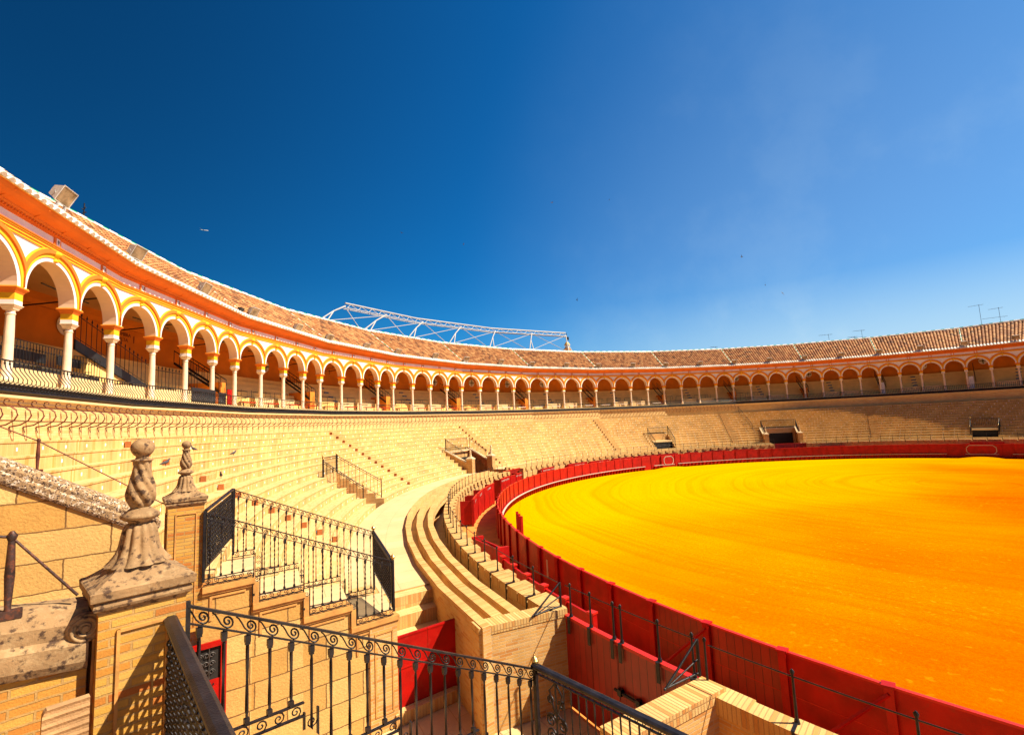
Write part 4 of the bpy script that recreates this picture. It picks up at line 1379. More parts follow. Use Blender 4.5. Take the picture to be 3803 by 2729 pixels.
# handrail rods and their posts on the two copings
def rod_rail(label, T, pts, posts_, woff, mat='rust'):
    th = thing('rod_handrail', label, 'handrail', P(T, posts_[0][0], posts_[0][1]))
    er, et = frame(T)
    mb = MB(); mb.tube([P(T, o, z) - et * woff for o, z in pts], .009, 8); mb.build('rod', M[mat], th)
    for (o, zb, zt) in posts_:
        mb = MB(); b = P(T, o, zb) - et * woff
        mb.tube([b, b + Vector((0, 0, .03)), b + Vector((0, 0, (zt - zb) * .5)), b + Vector((0, 0, zt - zb))], [.024, .017, .027, .018], 10)
        mb.tube([b + Vector((0, 0, zt - zb - .01)), b + Vector((0, 0, zt - zb + .02)), b + Vector((0, 0, zt - zb + .05))], [.02, .03, .01], 10)
        mb.cbox(b + Vector((0, 0, -.01)), er * .14, et * .07, (0, 0, .05))
        mb.build('post', M[mat], th)
rod_rail('thin rusty handrail rod sloping down to the small far pillar', 164.9, [(17, 8.9), (12.62, 6.44), (10.95, 5.24)], [(12.62, 5.98, 6.44), (15.8, 7.82, 8.28)], .18)
rod_rail('twisted rusty rod running from the near iron post to the large pillar', 173.0, [(17, 7.3), (11.40, 5.78), (11.06, 5.33)], [(11.40, 5.31, 5.77), (14.6, 5.7, 6.16)], .05, 'oldiron')

# ribbed stone slab and brickwork in the near lower left corner
mb = MB()
er, et = frame(173.5)
a = P(173.5, 10.955, 4.2)
rows = []
for j in range(40):
    u = j / 39
    w_ = .215 if u < .93 else .215 - .02 * ((u - .93) / .07) ** 2
    rows.append([a + er * x * w_ + et * (y + .006 * (j % 3 == 0)) + Vector((0, 0, .62 * u)) for x, y in ((0, 0), (0, .06), (1, .06), (1, 0))])
mb.grid(rows, close=True); mb.face(rows[-1])
tag(mb.build('ribbed_slab', M['slab']), 'pale ribbed stone slab leaning at the foot of the large near pillar', 'slab')

# ================================================================ OTHER EXITS IN THE STAND
def small_exit(V, sA, sB, label, kind):
    t0, t1 = V
    th = thing('stair_exit', label, 'exit stair', PS((t0 + t1) / 2, (sA + sB) / 2, WZ))
    mb = MB()
    # side walls of the cut
    if kind == 'steps':
        n = 4
        for k in range(n):
            s0 = sA + (sB - sA) * k / n; s1 = sA + (sB - sA) * (k + 1) / n
            z = WZ - .55 + .50 * k
            q = [PS(t0, s0, z), PS(t0, s1, z), PS(t1, s1, z), PS(t1, s0, z)]
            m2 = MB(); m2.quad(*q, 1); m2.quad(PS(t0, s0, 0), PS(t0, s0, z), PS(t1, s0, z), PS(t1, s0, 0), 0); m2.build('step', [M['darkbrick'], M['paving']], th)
    else:
        sd_ = sA + (sB - sA) * .42
        zc = WZ + .9
        m2 = MB(); m2.quad(PS(t0, sd_, 0), PS(t1, sd_, 0), PS(t1, sd_, zc), PS(t0, sd_, zc)); m2.build('doorway', M['dark'], th)
        m2 = MB(); m2.quad(PS(t0, sd_ - .004, zc), PS(t1, sd_ - .004, zc), PS(t1, sd_ - .004, zc + .22), PS(t0, sd_ - .004, zc + .22)); m2.quad(PS(t0, sd_ - .004, zc + .22), PS(t1, sd_ - .004, zc + .22), PS(t1, sB, zc + .22), PS(t0, sB, zc + .22)); m2.build('lintel', M['cream'], th)
        m2 = MB(); m2.quad(PS(t0, sA - .05, .8), PS(t1, sA - .05, .8), PS(t1, sd_, .8), PS(t0, sd_, .8)); m2.build('floor', M['paving'], th)
    m2 = MB(); m2.quad(PS(t0, sB, 0), PS(t1, sB, 0), PS(t1, sB, WZ + (sB - RS0) / RDS * RH + .3), PS(t0, sB, WZ + (sB - RS0) / RDS * RH + .3)); m2.build('back_wall', M['brick'], th)
    return th

def iron_run(label, A, B, h, nb, group=None, balls=True, cat='railing', parent=None, hb=None):
    """simple iron fence between two ground points: rails, bars, end posts with brass balls"""
    th = thing('iron_fence', label, cat, (A + B) / 2, group)
    D = B - A; e = D.normalized()
    mb = MB(); mb.tube([A + Vector((0, 0, h)), B + Vector((0, 0, h))], .022, 5); mb.build('top_rail', M['iron'], th)
    mb = MB(); mb.tube([A + Vector((0, 0, h - .12)), B + Vector((0, 0, h - .12))], .014, 4); mb.tube([A + Vector((0, 0, .08)), B + Vector((0, 0, .08))], .014, 4); mb.build('rail', M['iron'], th)
    for k in range(1, nb):
        c = A + D * (k / nb)
        mb = MB(); mb.tube([c + Vector((0, 0, .02)), c + Vector((0, 0, h))], .014, 4, smooth=False); mb.build('bar', M['iron'], th)
    for c in (A, B):
        mb = MB(); mb.tube([c, c + Vector((0, 0, h + .06))], .03, 6); mb.build('post', M['iron'], th)
        if balls:
            mb = MB(); R_ = .055
            lathe(mb, c + Vector((0, 0, h + .06)), [(max(.006, R_ * sin(pi * j / 6)), R_ * (1 - cos(pi * j / 6))) for j in range(7)], 8); mb.build('ball_finial', M['brass'], th)
    return th

def rowz(s): return WZ + RH * (floor((s - RS0) / RDS + .001) + 1)

small_exit(VA, .43, .60, 'narrow brick stair cut into the seats at left between two small railings', 'steps')
small_exit(VC, .43, .60, 'narrow stair exit with dark doorway in the distant sunlit seats', 'door')
small_exit(VE, .43, .54, 'dark exit doorway in the shaded seats at far right', 'door')
for V, sB, lab, nb in ((VA, .60, 'left stair cut', 12), (VC, .60, 'distant sunlit stair exit', 10), (VE, .54, 'far right dark exit', 10)):
    t0, t1 = V
    zb = rowz(sB - .01)
    iron_run('small iron railing along the %s, right hand side' % lab, PS(t0 - .15, sB, zb), PS(t0 - .15, .44, WZ + .35), 1.05, nb)
    iron_run('small iron railing along the %s, left hand side' % lab, PS(t1 + .15, sB, zb - .1), PS(t1 + .15, .47 if V is VA else .44, WZ + .30), 1.0, nb)
    iron_run('upper iron gate closing the top of the %s' % lab, PS(t0 - .1, sB + .003, zb), PS(t1 + .1, sB + .003, zb), 1.05, 12 if V is VA else 16)

def big_exit(V, labs):
    t0, t1 = V
    sP, sT = .425, .60
    th = thing('stair_exit', labs[0], 'exit', PS((t0 + t1) / 2, .5, 0))
    zt = rowz(sT - .01) + .1
    for t, sg in ((t0, -1), (t1, 1)):
        a, b = PS(t, sP, 0), PS(t, sT, 0)
        mb = MB()
        p = [a, b, b + Vector((0, 0, zt + .05)), a + Vector((0, 0, 2.75))]
        L = (b - a).length
        er, et = frame(t)
        k = et * sg * .36
        uv = [(0, 0), (L, 0), (L, zt + .05), (0, 2.75)]
        mb.face(p, uv); mb.face([x + k for x in p], uv)
        mb.quad(a, a + k, p[3] + k, p[3])
        mb.build('side_wall', M['darkbrick'] if t == t0 else M['brick'], th)  # wall turned from the sun: its shade is painted into the brick
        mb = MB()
        mb.box(p[3] - et * sg * .04, p[2] - p[3], k + et * sg * .08, (0, 0, .10)); mb.build('coping', M['limestone'], th)
    mb = MB(); mb.quad(PS(t0, sT, 0), PS(t1, sT, 0), PS(t1, sT, zt), PS(t0, sT, zt)); mb.build('back_wall', M['brick'], th)
    mb = MB(); mb.quad(PS(t0 + .5, sT - .004, .3), PS(t1 - .4, sT - .004, .3), PS(t1 - .4, sT - .004, zt - .75), PS(t0 + .5, sT - .004, zt - .75)); mb.build('doorway', M['dark'], th)
    mb = MB(); a = PS(t0, sT - .012, zt - .12); b = PS(t1, sT - .012, zt - .12); mb.box(a, b - a, inward((t0 + t1) / 2) * .08, (0, 0, .12)); mb.build('lintel', M['limestone'], th)
    iron_run(labs[1], PS(t0, sT + .006, zt + .05), PS(t1, sT + .006, zt + .05), 1.1, 28)
    iron_run(labs[2], PS(t0 - .25, sT - .005, zt + .12), PS(t0 - .25, sP + .03, 2.9), 1.0, 12, balls=False)
    iron_run(labs[3], PS(t1 + .25, sT - .005, zt + .12), PS(t1 + .25, sP + .03, 2.9), 1.0, 12, balls=False)
    er, et = frame(t0); pillar(labs[4], PS(t0 - .28, sP - .012, 0), t0, 0, 3.15, 'brick', 'limestone', .30, 1.0, True)
    er, et = frame(t1); pillar(labs[5], PS(t1 + .28, sP - .012, 0), t1, 0, 3.15, 'brick', 'limestone', .30, 1.0, True)
big_exit(VB, ['wide exit passage with dark brown side wall between the two white capped pillars at left', 'iron railing across the back of the left wide exit', 'iron railing sloping on the right wall of the left wide exit', 'iron railing sloping on the left wall of the left wide exit',
    'white capped brick pillar on the right of the left wide exit', 'white capped brick pillar on the left of the left wide exit'])
big_exit(VD, ['wide dark exit passage in the shaded seats at right', 'iron railing across the back of the right wide exit', 'iron railing sloping on the right wall of the right wide exit', 'iron railing sloping on the left wall of the right wide exit',
    'stone capped pillar on the right of the shaded wide exit', 'stone capped pillar on the left of the shaded wide exit'])
# long handrail on the aisle right of the sunlit part
iron_run('long thin handrail climbing the aisle beside the shaded wide exit', PS(26.5, .86, 6.45), PS(25.2, .60, 3.9), .9, 10, balls=False)

# ================================================================ ARCADE
I0, I1 = -6, 54
arcade = thing('arcade', 'white and orange arcade of marble columns running round the ring under a tiled roof', 'arcade', G(20, 0, 0))

def gsweep(prof, mis, name, mats, i0=I0, i1=I1, parent=arcade, step=4, uvs=None, cl=False):
    """prof [(off,z)] swept along the faceted gallery line"""
    idx = [i0 + .0]
    while idx[-1] < i1 - 1e-6:
        nx = (floor((idx[-1] - 2) / 4 + 1e-6) + 1) * 4 + 2
        idx.append(min(nx, i1))
    us = [0.0]
    for a, b in zip(idx[:-1], idx[1:]): us.append(us[-1] + (G(b) - G(a)).length)
    mb = MB()
    v = 0
    for k in range(len(prof) - 1):
        (o0, z0), (o1, z1) = prof[k], prof[k + 1]
        L = hypot(o1 - o0, z1 - z0)
        mb.grid([[G(i, o0, z0) for i in idx], [G(i, o1, z1) for i in idx]], mi=mis[k] if isinstance(mis, list) else mis, us=us, vs=[v, v + L])
        v += L
    return mb.build(name, mats, parent)

# parapet wall and balcony edge
gsweep([(-.72, 6.3), (-.72, 7.58)], 0, 'parapet_wall', [M['tread']])
gsweep([(-.72, 7.56), (-.78, 7.58), (-.78, 7.64), (-.86, 7.70), (-.90, 7.72), (-.90, 7.80), (-.70, 7.82)], 0, 'balcony_cornice', [M['cream']])
gsweep([(-.74, 7.82), (-.74, 8.2), (5.2, 8.22)], [0, 1], 'gallery_floor', [M['cream'], M['seat']])
# interior
gsweep([(4.9, 8.2), (4.9, 12.75)], 0, 'back_wall', [M['deep']])
gsweep([(4.88, 12.72), (4.80, 12.74), (4.7, 12.95), (4.3, 13.15), (.28, 13.15)], [0, 0, 0, 1], 'ceiling', [M['deep'], M['ceil']])
zr = 8.2
for k in range(6):
    o0 = 1.55 + .52 * k
    gsweep([(o0, zr), (o0, zr + .44), (o0 + .53, zr + .44)], 0, 'seat_row', [M['seat']])
    zr += .44
# little partition benches just behind the columns
for k in range(I0, I1):
    if k < 4: continue
    if (k - 2) % 4 in (1, 2, 3) or True:
        t_, n_ = Gn(k + .5)
        a = G(k + .10, .55, 8.2); b = G(k + .90, .55, 8.2)
        if (k - 18) % 4 == 3 or (k - 18) % 4 == 0: continue
        mb = MB(); mb.box(a, b - a, n_ * .4, (0, 0, .74)); mb.build('bench', [M['cream']], arcade)

for ka in range(-6, 4):
    t_, n_ = Gn(ka + .5); a = G(ka, .22, 8.2); b = G(ka + (1 if ka < 3 else .9), .22, 8.2)
    mb = MB(); mb.box(a, b - a, n_ * .12, (0, 0, .62)); mb.build('low_wall', [M['cream']], arcade)
# orange (far right: white) stair housings with dark iron stair rails at every fourth column
for i in list(range(6, 54, 4)):
    t_, n_ = Gn(i + .01)
    t_ = (G(i + .5) - G(i - .5)).normalized(); n_ = Vector((-t_.y, t_.x, 0))
    c = G(i, 1.05, 8.2)
    mb = MB()
    w_ = .62 if i < 38 else .5
    mb.box(c + t_ * .18, t_ * w_, n_ * 3.4, (0, 0, 1.6 if i < 42 else 1.7)); mb.build('stair_housing', [M['deep'] if i < 42 else M['white']], arcade)  # white boxes stand in for the brightness of sunlit openings
    for dx in (.12, .86):
        mb = MB()
        a = c + t_ * dx + Vector((0, 0, .9)); b = a + n_ * 2.9 + Vector((0, 0, 1.95))
        mb.tube([a + Vector((0, 0, .9)), b + Vector((0, 0, .85))], .03, 4); mb.box(a - t_ * .02, b - a, t_ * .04, (0, 0, .16))
        for k in range(9):
            p = a.lerp(b, k / 8); mb.tube([p, p + Vector((0, 0, .88))], .018, 4)
        mb.build('stair_rail', M['iron'], arcade)
# blue grey aisle steps between
for i in (23.9, 27.7, 31.9, 35.95, 39.75, 43.8, 47.9, 11.9, 15.9, 19.9):
    t_, n_ = Gn(i); mb = MB()
    for k in range(6):
        c = G(i, 1.45 + .52 * k, 8.2 + .44 * k) - t_ * .35
        mb.box(c, t_ * .55, n_ * .14, (0, 0, .19))
    mb.build('aisle_steps', M['bluegrey'], arcade)
# thin rails across the seats
for i in range(6, 36):
    t_, n_ = Gn(i + .5); mb = MB()
    p, q = G(i + .12, 2.6, 8.95), G(i + .88, 2.6, 8.95)
    if i % 4 == 1: continue
    mb.tube([p + Vector((0, 0, .62)), q + Vector((0, 0, .62))], .02, 4)
    for f in (0, .5, 1): mb.tube([p.lerp(q, f), p.lerp(q, f) + Vector((0, 0, .62))], .02, 4)
    p, q = G(i + .2, 1.0, 8.2), G(i + .8, 1.0, 8.2)
    for f in (0, .5, 1): mb.tube([p.lerp(q, f), p.lerp(q, f) + Vector((0, 0, 1.25))], .016, 4)
    mb.build('seat_rail', M['iron'], arcade)
# dark tie rods under the ceiling
for i in range(-4, 20):
    mb = MB(); mb.tube([G(i, .3, 12.35), G(i + .5, 4.8, 12.35)], .035, 5) if i % 2 == 0 else mb.tube([G(i, .9, 12.1), G(i + 1, .9, 12.1)], .03, 5)
    mb.build('tie_rod', M['black'], arcade)

# round white medallions with iron crosses
for i in (2.0, 3.5, 7.68, 9.8, 11.33, 15.85, 18.0, 19.93, 22.0, 23.9, 26.0, 30.8, 34.87, 38.8, 44.3, 46.7):
    t_, n_ = Gn(i + .01); c = G(i, 4.86, 12.1)
    mb = MB()
    mb.face([c + t_ * cos(2 * pi * k / 28) * .48 + Vector((0, 0, sin(2 * pi * k / 28) * .48)) - n_ * .02 for k in range(28)][::1])
    mb.face([c + t_ * cos(2 * pi * k / 28) * .48 + Vector((0, 0, sin(2 * pi * k / 28) * .48)) - n_ * .02 for k in range(28)][::-1]) if False else None
    mdl = mb.build('medallion', M['white'], arcade)
    mb = MB()
    for ang in range(4):
        d = t_ * cos(ang * pi / 2) + Vector((0, 0, sin(ang * pi / 2)))
        mb.tube([c - n_ * .06, c + d * .42 - n_ * .06], .028, 4)
        s_ = t_ * -sin(ang * pi / 2) + Vector((0, 0, cos(ang * pi / 2)))
        mb.tube([c + d * .3 - s_ * .1 - n_ * .06, c + d * .3 + s_ * .1 - n_ * .06], .025, 4)
        d2 = (d + s_).normalized(); mb.tube([c - n_ * .06, c + d2 * .2 - n_ * .06], .02, 4)
    mb.build('iron_cross', M['iron'], arcade)

# writing on the back wall
def wall_text(txt, i, z, size, mat='inkred'):
    t_, n_ = Gn(i)
    text_mesh(txt, size, G(i, 4.885, z), t_, (0, 0, 1), M[mat], 'wall_lettering', arcade, .004)
wall_text('SOMBRA', 4.92, 12.42, .30); wall_text('ALTA', 4.92, 12.12, .30); wall_text('1', 5.22, 12.22, .62)
wall_text('3', 8.35, 12.25, .62); wall_text('SOMBRA', 12.27, 12.36, .24); wall_text('ALTA', 12.27, 12.10, .24); wall_text('3', 12.55, 12.25, .55)

# columns -------------------------------------------------
ZI = 11.15
def col_meshes(i):
    t_ = (G(i + .4) - G(i - .4)).normalized(); n_ = Vector((-t_.y, t_.x, 0)); c = G(i, 0, 0)
    mb = MB(); n = 18
    lathe(mb, c, [(.145, 8.24), (.145, 8.30), (.155, 8.33), (.16, 8.36), (.145, 8.40), (.128, 8.43), (.125, 9.2), (.12, 9.8), (.108, 10.28), (.108, 10.30), (.125, 10.32), (.128, 10.345), (.11, 10.365), (.108, 10.42), (.12, 10.46)], n)
    mb.cbox(c + Vector((0, 0, 8.22)), t_ * .34, n_ * .34, (0, 0, .08))
    shaft = mb.build('column', M['marble'], arcade)
    mb = MB()
    squares(mb, c, t_, n_, [(.115, 10.44), (.13, 10.46), (.145, 10.50), (.175, 10.54), (.185, 10.56), (.175, 10.565), (.20, 10.58), (.205, 10.60), (.19, 10.61)])
    cap = mb.build('capital', M['marble'], shaft)
    mb = MB()
    squares(mb, c, t_, n_, [(.178, 10.605), (.178, 10.74)], 0)
    squares(mb, c, t_, n_, [(.179, 10.742), (.179, 10.95)], 1)
    squares(mb, c, t_, n_, [(.179, 10.95), (.19, 10.97), (.22, 11.03), (.265, 11.08), (.28, 11.10), (.28, 11.12), (.265, 11.13)], 2)
    squares(mb, c, t_, n_, [(.265, 11.13), (.265, 11.15)], 1)
    imp = mb.build('impost', [M['white'], M['yellow'], M['orange']], shaft)
for i in range(I0, I1 + 1): col_meshes(i)

# arches --------------------------------------------------
def arch(i):
    A, B = G(i, 0, 0), G(i + 1, 0, 0)
    t_, n_ = Gn(i + .5)
    Wd = (B - A).length
    R = Wd / 2 - .20
    FO, BO = -.24, .24
    n = 26
    def pt(r, a, off, clampx=True):
        x = Wd / 2 - r * cos(a); 
        if clampx: x = min(max(x, 0), Wd)
        return A + t_ * x + n_ * off + Vector((0, 0, ZI + r * sin(a)))
    mb = MB()
    bands = [(R, R + .14, FO, 0), (R + .14, R + .27, FO - .03, 1), (R + .27, R + .40, FO - .085, 2), (R + .40, R + .44, FO - .06, 1)]
    an = [pi * k / n for k in range(n + 1)]
    def a_at(r):   # start angle so that the band never crosses the bay line
        return [a for a in an]
    prev_off = None
    for (r0, r1, off, mi) in bands:
        mb.grid([[pt(r0, a, off) for a in an], [pt(r1, a, off) for a in an]], mi=mi, us=[a * R for a in an], vs=[r0, r1], smooth=False)
        if prev_off is not None and prev_off != off:
            mb.grid([[pt(r0, a, prev_off) for a in an], [pt(r0, a, off) for a in an]], mi=mi if off < prev_off else 2)
        prev_off = off
    mb.grid([[pt(R + .44, a, FO - .06) for a in an], [pt(R + .44, a, FO) for a in an]], mi=1)
    ztop = 12.70
    top = [Vector((p.x, p.y, max(ztop, p.z))) for p in [pt(R + .44, a, FO) for a in an]]
    mb.grid([[pt(R + .44, a, FO) for a in an], top], mi=0)
    # soffit
    mb.grid([[pt(R, a, BO) for a in an], [pt(R, a, FO) for a in an]], mi=3, us=[a * R for a in an], vs=[0, .5])
    # back face
    topb = [Vector((p.x, p.y, 13.2)) for p in [pt(R, a, BO) for a in an]]
    mb.grid([topb, [pt(R, a, BO) for a in an]], mi=3)
    mb.quad(A + n_ * BO + Vector((0, 0, ZI)), pt(R, 0, BO), pt(R, 0, BO) + Vector((0, 0, 2.05)), A + n_ * BO + Vector((0, 0, 13.2)), 3)
    mb.quad(pt(R, pi, BO), B + n_ * BO + Vector((0, 0, ZI)), B + n_ * BO + Vector((0, 0, 13.2)), pt(R, pi, BO) + Vector((0, 0, 2.05)), 3)
    ar = mb.build('arch', [M['white'], M['yellow'], M['orange'], M['soffit']], arcade)
    # keystone bracket
    c = A + t_ * (Wd / 2) + n_ * FO
    mb = MB()
    rows = []
    for (w_, d_, z_) in ((.05, .10, R + .02), (.07, .13, R + .05), (.06, .10, R + .09), (.05, .08, R + .13), (.07, .12, R + .19), (.095, .19, R + .25), (.10, .21, R + .31), (.085, .18, R + .36), (.06, .12, R + .39)):
        rows.append([c + t_ * x - n_ * y + Vector((0, 0, ZI + z_)) for x, y in ((-w_, 0), (-w_ * .9, d_ * .8), (0, d_), (w_ * .9, d_ * .8), (w_, 0))])
    mb.grid(rows, smooth=True); mb.face(rows[0]); mb.face(rows[-1][::-1])
    mb.build('keystone', M['yellow'], ar)
    # number plaque with its house number
    pz = 13.085
    mb = MB(); mb.cbox(c - n_ * .075 + Vector((0, 0, pz)), t_ * .17, n_ * .02, (0, 0, .25)); mb.build('plaque', M['white'], arcade)
    if 0 <= i + 1 < 40:
        text_mesh(str(9 + 2 * i), .19, c - n_ * .087 + Vector((0, 0, pz)), t_, (0, 0, 1), M['ink'], 'plaque_number', arcade, .003, bold=.006)
    # framed white panels between the plaques
    mb = MB()
    mb.cbox(c - n_ * .02 + Vector((0, 0, pz)), t_ * .34, n_ * .10, (0, 0, .34)); mb.build('frieze_block', M['orange'], arcade)
for i in range(I0, I1): arch(i)

# entablature
gsweep([(-.24, 12.68), (-.29, 12.69), (-.29, 12.735)], 1, 'architrave', [M['white'], M['yellow'], M['orange']])
gsweep([(-.29, 12.735), (-.30, 12.74), (-.30, 12.765), (-.29, 12.77)], 2, 'architrave', [M['white'], M['yellow'], M['orange']])
gsweep([(-.29, 12.77), (-.32, 12.775), (-.32, 12.815), (-.33, 12.82), (-.33, 12.845), (-.32, 12.85), (-.35, 12.855), (-.35, 12.89)], [1, 1, 2, 2, 2, 1, 1], 'architrave', [M['white'], M['yellow'], M['orange']])
gsweep([(-.35, 12.89), (-.38, 12.90), (-.38, 12.935), (-.27, 12.945)], 2, 'architrave', [M['white'], M['yellow'], M['orange']])
gsweep([(-.27, 12.94), (-.27, 13.24)], 0, 'frieze', [M['white']])
gsweep([(-.27, 13.22), (-.31, 13.23), (-.31, 13.27), (-.34, 13.28), (-.34, 13.33), (-.40, 13.36), (-.43, 13.40), (-.43, 13.43), (-.50, 13.46), (-.62, 13.50), (-.72, 13.57), (-.78, 13.65), (-.80, 13.70)], 0, 'cornice', [M['orange']])
gsweep([(-.80, 13.70), (-.83, 13.705), (-.83, 13.735), (-.78, 13.74)], 0, 'cornice_edge', [M['yellow']])
mb = MB()
for i in range(I0, I1):
    t_, n_ = Gn(i + .5)
    if i < 14:
        for k in range(22):
            c = G(i + (k + .5) / 22, -.365, 13.31); mb.cbox(c, t_ * .06, n_ * .05, (0, 0, .06))
    # soffit ribs
    for f in (0.02, .5):
        a = G(i + f, -.41, 13.37); b = G(i + f, -.79, 13.63)
        mb.box(a - t_ * .04, b - a, t_ * .08, (0, 0, .03))
mb.build('dentils', [M['orange']], arcade)

# outer wall of the building and gallery ends
gsweep([(5.0, 0), (5.0, 14.6)], 0, 'outer_wall', [M['cream']])
for i in (I0, I1):
    mb = MB(); mb.face([G(i, -.7, 0), G(i, 5.0, 0), G(i, 5.0, 14.6), G(i, 3.4, 17), G(i, -.2, 13.9), G(i, -.2, 7.8), G(i, -.7, 7.8)]); mb.build('end_wall', [M['cream']], arcade)
gsweep([(-.72, 0), (-.72, 6.32)], 0, 'footing', [M['brick']])

# ---------------------------------------------------------------- tiled roof
roof = thing('tiled_roof', 'long curving terracotta tile roof with white eaves over the arcade', 'roof', G(20, 1.5, 14))
EO, EZ, RO, RZ = -.84, 13.72, 3.4, 16.9
TP = .34
def roof_facet(k):
    i0, i1 = 2 + 4 * k, 6 + 4 * k
    L = (G(i1) - G(i0)).length
    nw = int(round(L / TP)); sub = 4
    nu = nw * sub
    vs = []
    nt_ = 13
    slope = sqrt((RO - EO) ** 2 + (RZ - EZ) ** 2)
    t_, n_ = Gn(i0 + 1)
    un = Vector((-n_.x * (RZ - EZ), -n_.y * (RZ - EZ), RO - EO)).normalized()
    rows = []; vv = []; mis = []
    for j in range(nt_):
        for e_ in (0, 1):
            f = (j + e_ * .999) / nt_
            lift = .045 if e_ == 0 else .0
            rows.append([None] * (nu + 1)); vv.append(j + e_ * .98 + .01)
            for q in range(nu + 1):
                ii = i0 + (i1 - i0) * q / nu
                ph = (q % sub) / sub
                hgt = .12 * (abs(sin(pi * q / sub)) if True else 0)
                jit = .012 * mnoise.noise(Vector((q * .7 + k * 31, j * 1.3, 0)))
                p = G(ii, EO + (RO - EO) * f, EZ + (RZ - EZ) * f)
                rows[-1][q] = p + un * (hgt + lift + jit)
    mb = MB()
    us = [q / sub + k * 57 for q in range(nu + 1)]
    mi = [1 if r < 1 else (0 if r < len(rows) - 1 else 0) for r in range(len(rows) - 1)]
    mb.grid(rows, mi=mi, us=us, vs=vv)
    # eave face
    base = [G(i0 + (i1 - i0) * q / nu, EO + .02, EZ - .02) for q in range(nu + 1)]
    mb.grid([base, rows[0]], mi=1, us=us, vs=[0, .5])
    return mb.build('tile_field', [M['tile'], M['ridge']], roof)
KS = list(range(-2, 13))
for k in KS: roof_facet(k)
# white tile ends on the eaves: rounded tongues
for k in KS:
    i0, i1 = 2 + 4 * k, 6 + 4 * k
    L = (G(i1) - G(i0)).length; nw = int(round(L / TP)); mb = MB()
    t_, n_ = Gn(i0 + 1)
    d = (n_ * (RO - EO) + Vector((0, 0, RZ - EZ))).normalized()
    up = t_.cross(d); up = up if up.z > 0 else -up
    for w in range(nw):
        c = G(i0 + (i1 - i0) * (w + .5) / nw, EO - .05, EZ - .05)
        rows = []
        for (f, r) in ((0, .12), (.36, .115)):
            rows.append([c + d * f + t_ * cos(a * pi / 6) * r + up * (sin(a * pi / 6) * r + .02) for a in range(7)])
        mb.grid(rows, smooth=True)
        mb.face(rows[0])
    mb.build('eave_tiles', M['ridge'], roof)
# ridge: white caps with green tiles in between
gsweep([(RO - .16, RZ - .06), (RO - .16, RZ + .10), (RO - .06, RZ + .16), (RO + .10, RZ + .16), (RO + .18, RZ + .08)], 0, 'ridge_cap', [M['ridge']], parent=roof, i0=-6, i1=54)
mb = MB()
for k in KS:
    i0, i1 = 2 + 4 * k, 6 + 4 * k; L = (G(i1) - G(i0)).length; nn2 = int(L / .9)
    for w in range(nn2):
        a = G(i0 + 4 * (w + .1) / nn2, RO, RZ + .13); b = G(i0 + 4 * (w + .5) / nn2, RO, RZ + .13)
        mb.tube([a, b], .10, 8)
mb.build('green_ridge_tiles', M['green'], roof)
mb = MB()
for k in KS:
    i0, i1 = 2 + 4 * k, 6 + 4 * k; L = (G(i1) - G(i0)).length; nn2 = int(L / .9)
    for w in range(nn2):
        a = G(i0 + 4 * (w + .5) / nn2, RO, RZ + .13); b = G(i0 + 4 * (w + 1.1) / nn2, RO, RZ + .13)
        mb.tube([a, b], .09, 8)
mb.build('white_ridge_tiles', M['ridge'], roof)
# hip lines of white and green tiles at the facet corners
for k in KS:
    i = 2 + 4 * k; mb = MB(); 
    for w in range(13):
        f0, f1 = w / 13, (w + .9) / 13
        a = G(i, EO + (RO - EO) * f0, EZ + (RZ - EZ) * f0 + .08); b = G(i, EO + (RO - EO) * f1, EZ + (RZ - EZ) * f1 + .08)
        mb.tube([a, b], .085, 7, mi=w % 2)
    mb.build('hip_tiles', [M['ridge'], M['green']], roof)
gsweep([(RO + .1, RZ + .02), (7.0, 14.5), (5.0, 14.4)], 0, 'rear_slope', [M['tile']], parent=roof)

# ---------------------------------------------------------------- balcony railing with bellied bars
def pos_along(i0, i1, pitch):
    out = []; i = i0
    while i < i1:
        out.append(i); i += pitch / (G(i + .5) - G(i - .5)).length
    return out
br_ = thing('balcony_railing', 'black bellied iron balcony railing along the foot of the arcade', 'railing', G(20, -.9, 8))
def bar_pts(i):
    return [G(i, o, z) for o, z in ((-.76, 8.74), (-.77, 8.62), (-.80, 8.50), (-.90, 8.36), (-.98, 8.24), (-.97, 8.14), (-.86, 8.08))]
al = pos_along(-5.5, 53, .19)
mbr = MB()
vis = [i for i in al if i > -2.0]
for k, i in enumerate(vis[:100]):
    mb = MB(); mb.tube(bar_pts(i), [.017, .015, .014, .014, .014, .014, .017], 5)
    mb.cbox(G(i, -.765, 8.66), Gn(i)[0] * .035, Gn(i)[1] * .035, (0, 0, .05))
    mb.build('bar', M['iron'], br_)
for i in [j for j in al if j <= -2.0] + vis[100:]:
    mbr.tube(bar_pts(i), .016, 4, smooth=False)
tag(mbr.build('bar', M['iron'], br_), kind='stuff')
gsweep([(-.72, 8.73), (-.80, 8.73), (-.80, 8.765), (-.72, 8.765), (-.72, 8.73)], 0, 'top_rail', [M['iron']], parent=br_)
gsweep([(-.90, 7.83), (-.97, 7.88), (-.95, 7.95), (-.88, 8.0), (-.92, 8.06), (-.86, 8.10), (-.80, 8.10)], 0, 'scroll_band', [M['iron']], parent=br_)
mb = MB()
for i in pos_along(-3, 26, .15):
    c = G(i, -.965, 7.95); t_, n_ = Gn(i)
    mb.tube(spiral(c, t_, Vector((0, 0, 1)), .06, .012, 1.2, 0, 8), .010, 4, nrm=n_)
mb.build('band_scrolls', M['iron'], br_)
mb = MB()
for i in range(-4, 53):
    mb.tube([G(i, -.15, 8.72), G(i + .02, -.78, 8.72)], .02, 4)
mb.build('stay', M['iron'], br_)

